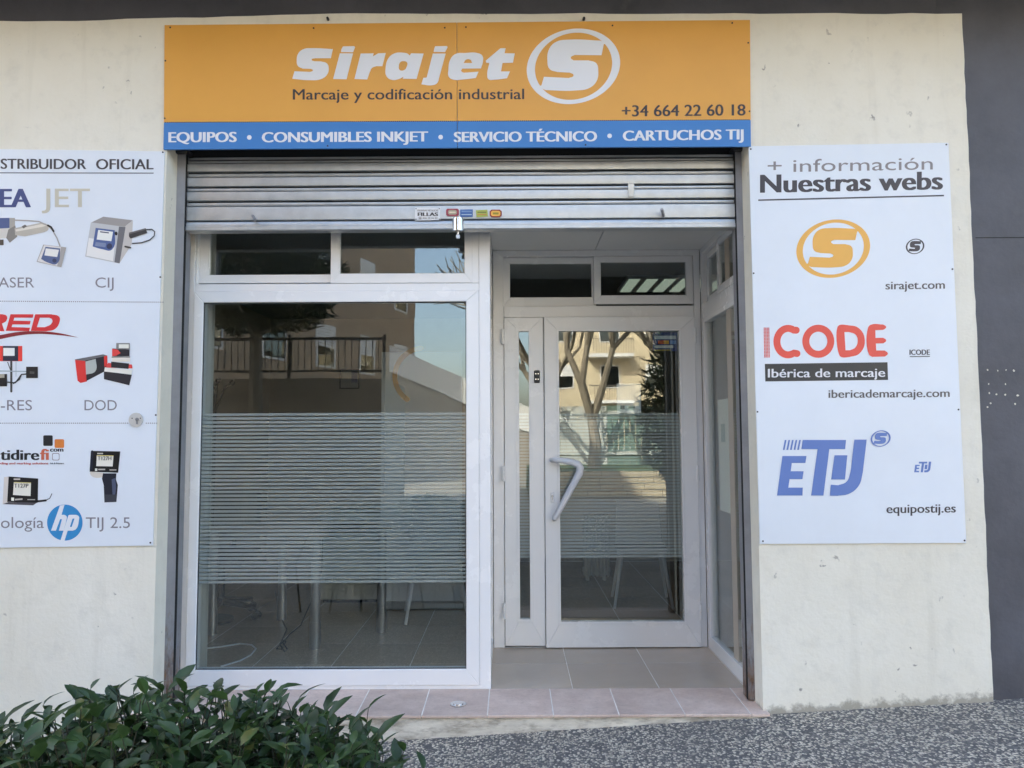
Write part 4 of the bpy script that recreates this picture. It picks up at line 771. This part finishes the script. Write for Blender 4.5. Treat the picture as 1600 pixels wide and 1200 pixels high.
bn = thing('standing_banner', 'white standing banner with a large orange ring emblem inside the shop', 'banner'); yk = 2.3
a, b = W(594, 900, yk), W(722, 540, yk)
MB().box(a.x, b.x, yk, yk + 0.004, FZ + 0.06, b.z - 0.05).build('sheet', 'sign_white', bn); MB().box(a.x - 0.02, b.x + 0.02, yk - 0.05, yk + 0.1, FZ, FZ + 0.06, 0.01).build('base', 'steel_leg', bn)
pt = Print(yk); pt.stroke(arc(662, 588, 45, 44, 95, 235, 24), 8, OR); pt.done('emblem', bn)
p = W(546, 592, yb - 0.03); pf = thing('picture_frame', 'dark framed picture with a blue patch on the back wall of the shop', 'picture')
MB().ring(p.x - 0.11, p.x + 0.11, p.z - 0.11, p.z + 0.11, (0.012,) * 4, yb - 0.03, yb - 0.005, 0.001).build('frame', 'dark_plastic', pf)
mb = MB(); mb.box(p.x - 0.097, p.x + 0.097, yb - 0.02, yb - 0.006, p.z - 0.097, p.z + 0.097, col=(0.4, 0.4, 0.38)); mb.box(p.x + 0.02, p.x + 0.09, yb - 0.022, yb - 0.0201, p.z - 0.04, p.z + 0.08, col=(0.03, 0.06, 0.2)); mb.build('print', 'print', pf)
fa = lambda px, py, h=0.006: floor_at(px, py) + Vector((0, 0, h))
tag(MB().tube([fa(318, 1015), fa(345, 1012), fa(375, 1007), fa(393, 1009), fa(400, 1015), fa(392, 1025), fa(375, 1034), fa(345, 1043)], 0.005, 8).build('cable', 'white_plastic', None, True), 'white cable looping over the tiles behind the window', 'cable')
q = fa(503, 965); tag(MB().tube([(q.x, q.y, 0.75), (q.x - 0.005, q.y, 0.45), fa(486, 965, 0.12), fa(470, 978), fa(452, 993), fa(444, 1003), fa(436, 1010), fa(432, 1015), fa(440, 1016), fa(447, 1004), fa(441, 1001), fa(437, 1008), fa(445, 1020), fa(449, 1016), fa(440, 1003), fa(448, 985), fa(436, 960), fa(430, 925)], 0.004, 7).build('cable', 'rubber', None, True), 'black cable hanging from the desk and knotted on the tiles', 'cable')
cl = thing('ceiling_light', 'square ceiling light with bright louvres inside above the door', 'lamp'); x0, y0, z0 = 0.95, 2.3, zc + 0.058
MB().box(x0, x0 + 0.9, y0, y0 + 0.6, z0 - 0.03, z0).build('housing', 'white_plastic', cl)
for k in range(6): MB().box(x0 + 0.02 + k * 0.147, x0 + 0.11 + k * 0.147, y0 + 0.03, y0 + 0.57, z0 - 0.036, z0 - 0.0305).build('louvre', 'lamp_diffuser', cl)
MB().box(X(306, 1000, 0.5) - 0.05, X(319, 950, 0.5), 0.425, 0.56, FZ, zc).build('inner_jamb', 'cabinet_white', bld)

# ------------------------------------------------------------------ hedge in front
hd = thing('hedge', 'dark green broad-leaved hedge in the lower left foreground', 'hedge')
rh = random.Random(11)
def leaf_mesh(nm, ln, wd, bend, fold):
    mb = MB(); prof = [(0, 0.08), (0.25, 0.78), (0.55, 1.0), (0.82, 0.62), (1, 0.05)]; vv = []
    for t, w_ in prof:
        z = -bend * t * t * ln
        vv += [(-w_ * wd / 2, t * ln, z + fold * w_ * wd), (0, t * ln, z), (w_ * wd / 2, t * ln, z + fold * w_ * wd)]
    mb.add(vv, [(3 * i + j, 3 * i + j + 1, 3 * i + 3 + j + 1, 3 * i + 3 + j) for i in range(4) for j in range(2)])
    return mb
LV = [leaf_mesh('leaf', 0.062, 0.028, 0.25, 0.16), leaf_mesh('leaf', 0.055, 0.027, 0.45, 0.1), leaf_mesh('leaf', 0.048, 0.022, 0.1, 0.22), leaf_mesh('leaf', 0.066, 0.026, 0.6, 0.14), leaf_mesh('leaf', 0.038, 0.02, 0.3, 0.18)]
LME = [b.mesh('leaf', 'hedge_leaf', True) for b in LV]
HY = -2.3
prof_px = [(-400, 1160), (-150, 1135), (0, 1140), (30, 1118), (80, 1096), (130, 1088), (180, 1068), (240, 1072), (300, 1080), (350, 1082), (400, 1098), (450, 1112), (500, 1122), (535, 1142), (570, 1170), (600, 1188), (630, 1202), (650, 1250), (670, 1330)]
def top_z(x, y):
    px = 800 + x / (y - CAM.y) * F
    for (a, b), (c, d) in zip(prof_px, prof_px[1:]):
        if a <= px <= c: return Z(px, b + (d - b) * (px - a) / (c - a), HY)
    return None
cand = []; stems = MB()
for i in range(2100):
    y = HY + rh.uniform(-0.28, 0.26); x = rh.uniform(-1.95, -0.06)
    px = 800 + x / (HY - CAM.y) * F; tz = None
    for (a, b), (c, d) in zip(prof_px, prof_px[1:]):
        if a <= px <= c: tz = Z(px, b + (d - b) * (px - a) / (c - a), HY)
    if tz is None or px > 622: continue
    tz -= 0.016 + 1.2 * (y - HY) ** 2 + (rh.random() ** 1.7) * 0.5
    base = Vector((x + rh.uniform(-0.06, 0.06), y + rh.uniform(-0.05, 0.05), max(0.05, tz - rh.uniform(0.2, 0.35))))
    tip = Vector((x, y, tz)); lean = Vector((rh.gauss(0, 0.03), rh.gauss(0, 0.04), 0)); tip = tip + lean
    mid_ = (base + tip) / 2 - lean * 0.3
    stems.tube([base, mid_, tip], [0.003, 0.0022, 0.001], 5)
    nl_ = rh.randint(9, 13)
    for k in range(nl_):
        t = (k + 1) / nl_; p = base.lerp(mid_, t * 2) if t < 0.5 else mid_.lerp(tip, t * 2 - 1)
        az = k * 2.4 + rh.uniform(-0.5, 0.5) + i; el = (0.15 + 0.75 * t) + rh.uniform(-0.35, 0.3)
        cand.append((p, az, el, rh.uniform(-0.6, 0.6), rh.uniform(0.62, 1.08), rh.randrange(5)))
def lmat(c):
    p, az, el, tw, s_, k = c
    return Matrix.Translation(p) @ Matrix.Rotation(az, 4, 'Z') @ Matrix.Rotation(el, 4, 'X') @ Matrix.Rotation(tw, 4, 'Y') @ Matrix.Scale(s_, 4)
def score(c):
    p = c[0]; px = 800 + p.x / (p.y - CAM.y) * F; py = 683 - (p.z - CAM.z) / (p.y - CAM.y) * F
    return (0 if (0 < px < 1600 and py < 1195) else 10) + (p.y - HY) - 0.6 * p.z
cand.sort(key=score)
for c in cand[:300]:
    o = link(bpy.data.objects.new('leaf', LME[c[5]]), hd); o.matrix_local = lmat(c)
mb = MB()
for c in cand[300:]:
    M_ = lmat(c); b = LV[c[5]]; mb.add([M_ @ Vector(v) for v in b.v], b.f)
stuff(mb.build('foliage', 'hedge_leaf', hd, True))
for i in range(6):
    x = -1.9 + 1.4 * i / 5; stems.tube([(x, HY + rh.uniform(-0.1, 0.1), ground(x) - 0.02), (x + rh.uniform(-0.08, 0.08), HY + rh.uniform(-0.1, 0.1), 0.35), (x + rh.uniform(-0.15, 0.15), HY + rh.uniform(-0.15, 0.15), 0.72)], [0.01, 0.007, 0.004], 6)
stems.build('stems', 'stem', hd)

# ------------------------------------------------------------------ the far side of the street (seen in the glass)
def tree(name, label, x, y, z, h, seed, parent_m='bark'):
    t = thing(name, label, 'tree', group='bare street trees'); rr = random.Random(seed); mt, mc = MB(), MB()
    def br(p, d, ln, r, lvl):
        q = p + d * ln * 0.5 + Vector((rr.gauss(0, 0.06), rr.gauss(0, 0.06), 0)) * ln; e = p + d * ln
        (mt if lvl < 2 else mc).tube([p, q, e], [r, r * 0.85, r * 0.68], 8 if lvl < 2 else 5)
        if lvl >= 5: return
        for k in range(3 if lvl else 3):
            a = rr.uniform(0, 6.28); s_ = rr.uniform(0.35, 0.8) if lvl else rr.uniform(0.25, 0.5)
            o_ = d.orthogonal().normalized(); o_.rotate(Matrix.Rotation(a, 3, d)); nd = (d + o_ * s_ + Vector((0, 0, 0.15))).normalized(); br(e - d * 0.02, nd, (ln * rr.uniform(0.62, 0.85)) if lvl else h * 0.26, r * 0.62, lvl + 1)
    br(Vector((x, y, z)), Vector((rr.uniform(-0.06, 0.06), 0, 1)).normalized(), h * 0.17, h * 0.024, 0)
    mt.build('trunk', parent_m, t, True); mc.build('crown', parent_m, t); return t
structure(MB().box(0.4, 40, -16.2, -12.25, -1, 0.62).build('grass_bank', 'grass'))
tree('bare_tree', 'bare forked tree on the grass bank reflected in the door pane', 2.1, -13.6, 0.6, 7.5, 4)
tree('bare_tree', 'slender bare tree at the edge of the grass bank across the street', 1.0, -14.6, 0.6, 6.5, 9)
tree('bare_tree', 'bare tree in front of the far end of the pale fence', 4.6, -14.2, 0.6, 7, 21)
sw = thing('stone_wall', 'low sunlit stone wall holding the grass bank across the street', 'wall'); me = {}
MB().box(0.4, 14, -12.25, -12.06, -1, 0.6).build('core', 'retaining_wall', sw)
for j in range(4):
    x = 0.4 - (0.2 if j % 2 else 0)
    while x < 9:
        l_ = rh.uniform(0.3, 0.55); MB().box(max(0.4, x), x + l_ - 0.015, -12.058, -12.0 + rh.uniform(-0.015, 0.01), 0.02 + 0.155 * j, 0.16 + 0.155 * j, 0.012).build('stone', 'stone_block', sw); x += l_
fn = thing('park_fence', 'pale and green slatted fence beyond the grass bank', 'fence')
for k in range(44):
    x = 0.6 + k * 0.17; MB().box(x, x + 0.15, -16.6, -16.57, 0.55, 2.35).build('slat', 'fence_green' if 12 < k < 30 else 'fence_pale', fn)
MB().box(0.6, 8.1, -16.568, -16.53, 0.9, 1.0).box(0.6, 8.1, -16.568, -16.53, 2.1, 2.2).build('rail', 'fence_pale', fn)
def block(name, label, M_, width, depth, storeys, base, wallm, bays, balcony, sh_=3.0):
    t = thing(name, label, 'building'); H = base + storeys * sh_
    MB(M_).box(0, width, 0, depth, -1, H).build('wall', wallm, t); MB(M_).box(-0.2, width + 0.2, -0.2, depth, H, H + 0.35).build('roof_parapet', 'pale_wall', t)
    bw = width / bays; wm = fm = sm = None
    for s_ in range(storeys):
        z = base + s_ * sh_
        for b in range(bays):
            cx = bw * (b + 0.5)
            f = MB(M_).ring(cx - 0.65, cx + 0.65, z + 0.9, z + 2.4, (0.07,) * 4, -0.04, 0.03, 0).build('window', 'white_paint', t)
            MB(M_).box(cx - 0.58, cx + 0.58, -0.012, -0.005, z + 0.97, z + 2.33).build('pane', 'far_glass', f)
            if (s_ * 5 + b * 3) % 4 != 1:
                for k in range(7): MB(M_).box(cx - 0.57, cx + 0.57, -0.035, -0.015, z + 2.33 - 0.1 * (k + 1) + 0.012, z + 2.33 - 0.1 * k).build('shutter_slat', 'white_paint', f)
            if balcony and b % 2 == 0:
                x0, x1 = cx - bw * 0.48, cx + bw * 0.48
                bl_ = MB(M_).box(x0, x1, -1.1, 0, z - 0.15, z + 0.05).build('balcony', 'white_paint', t)
                mb = MB(M_); mb.box(x0, x1, -1.1, -1.05, z + 0.98, z + 1.03)
                for k in range(int((x1 - x0) / 0.16)): mb.box(x0 + k * 0.16, x0 + k * 0.16 + 0.03, -1.09, -1.06, z + 0.05, z + 0.98)
                mb.build('balustrade', 'railing_metal', bl_)
    return t
block('apartment_block', 'sunlit yellow apartment block with white balconies reflected in the door pane', Matrix.Translation((1.9, -44, 0)) @ Matrix.Rotation(math.pi, 4, 'Z') @ Matrix.Translation((-18, 0, 0)), 18, 10, 5, 0.7, 'yellow_render', 6, True)
d = Vector((-4.4 + 9.6, -30 + 11.5, 0)); ang = math.atan2(d.y, d.x)
Mb = Matrix.Translation((-4.4, -30, 0)) @ Matrix.Rotation(ang + math.pi, 4, 'Z')
block('apartment_block', 'shaded brown apartment block with slatted shutters reflected in the shop window', Mb, d.length, 9, 4, 3.0, 'beige_brick', 6, False)
block('apartment_block', 'long pale apartment block closing the street far to the right', Matrix.Translation((34, -30, 0)) @ Matrix.Rotation(math.pi, 4, 'Z'), 14, 10, 5, 0.7, 'pale_wall', 4, True)
tw = thing('terrace_wall', 'shaded retaining wall with a metal railing reflected in the left of the shop window', 'wall')
MB().box(-16, -2.25, -11.5, -9, -1.2, 2.5).build('wall', 'retaining_wall', tw)
MB().box(-16, -2.25, -9.12, -9.08, 3.2, 3.25).box(-16, -2.25, -9.12, -9.08, 2.62, 2.66).build('rail', 'railing_metal', tw)
for k in range(8): MB().box(-2.32 - 1.7 * k, -2.26 - 1.7 * k, -9.13, -9.07, 2.5, 3.3).build('post', 'railing_metal', tw)
mb = MB()
for k in range(115): mb.box(-2.4 - 0.12 * k, -2.385 - 0.12 * k, -9.11, -9.09, 2.66, 3.2)
mb.build('balusters', 'railing_metal', tw)['kind'] = 'stuff'
rw = thing('ramp_wall', 'sunlit white ramp parapet sloping down beside the brown block', 'wall')
MB().hexa([(-4.2, -22, -1), (0.6, -22, -1), (0.6, -21.7, -1), (-4.2, -21.7, -1), (-4.2, -22, 3.7), (0.6, -22, 1.6), (0.6, -21.7, 1.6), (-4.2, -21.7, 3.7)]).build('wall', 'retaining_wall', rw)
MB().hexa([(-4.2, -22.02, 3.7), (0.6, -22.02, 1.6), (0.6, -21.62, 1.6), (-4.2, -21.62, 3.7), (-4.2, -22.02, 4.6), (0.6, -22.02, 2.5), (0.6, -21.62, 2.5), (-4.2, -21.62, 4.6)]).build('parapet', 'white_paint', rw)
def evergreen(name, label, x, y, zb_, zt_, rx, n, seed, cyp=False):
    t = thing(name, label, 'tree'); rr = random.Random(seed); mb = MB(); g = ground(x, y)
    MB().tube([(x, y, g - 0.1), (x + 0.05, y, (g + zb_) / 2), (x, y, zb_ + (zt_ - zb_) * 0.7)], [0.16, 0.13, 0.05], 8).build('trunk', 'bark', t, True)
    lb_ = MB()
    for i in range(26):
        a = rr.uniform(0, 6.28); z = zb_ + (zt_ - zb_) * rr.random() * 0.7; lb_.tube([(x, y, z - 0.2), (x + rx * 0.7 * math.cos(a), y + rx * 0.7 * math.sin(a), z + 0.25)], [0.04, 0.012], 5)
    lb_.build('limbs', 'bark', t)
    for i in range(n):
        u = rr.random(); z = zb_ + (zt_ - zb_) * u; w_ = rx * (math.sin(math.pi * min(1, 0.12 + 0.88 * u)) ** 0.6 if not cyp else (1 - u) ** 0.5 * min(1, u * 6 + 0.5))
        a = rr.uniform(0, 6.28); rad = w_ * math.sqrt(rr.uniform(0.15, 1)) * (0.8 + 0.3 * math.sin(a * 3 + z * 2.3)); c = Vector((x + rad * math.cos(a), y + rad * math.sin(a), z))
        for k in range(5):
            d = Vector((rr.gauss(0, 1), rr.gauss(0, 1), rr.gauss(0.3, 0.8))).normalized() * rr.uniform(0.12, 0.24); s_ = d.orthogonal().normalized() * 0.022; mb.add([c - s_, c + s_, c + d], [(0, 1, 2)])
    stuff(mb.build('crown', 'pine_leaf', t))
evergreen('pine_tree', 'dark pine with a spreading crown reflected in the top of the shop window', -4.4, -8.4, 3.3, 7.0, 1.7, 5500, 2)
evergreen('cypress_tree', 'tall dark cypress reflected in the right of the door pane', 3.15, -7.2, 0.5, 8.5, 0.95, 7000, 3, True)
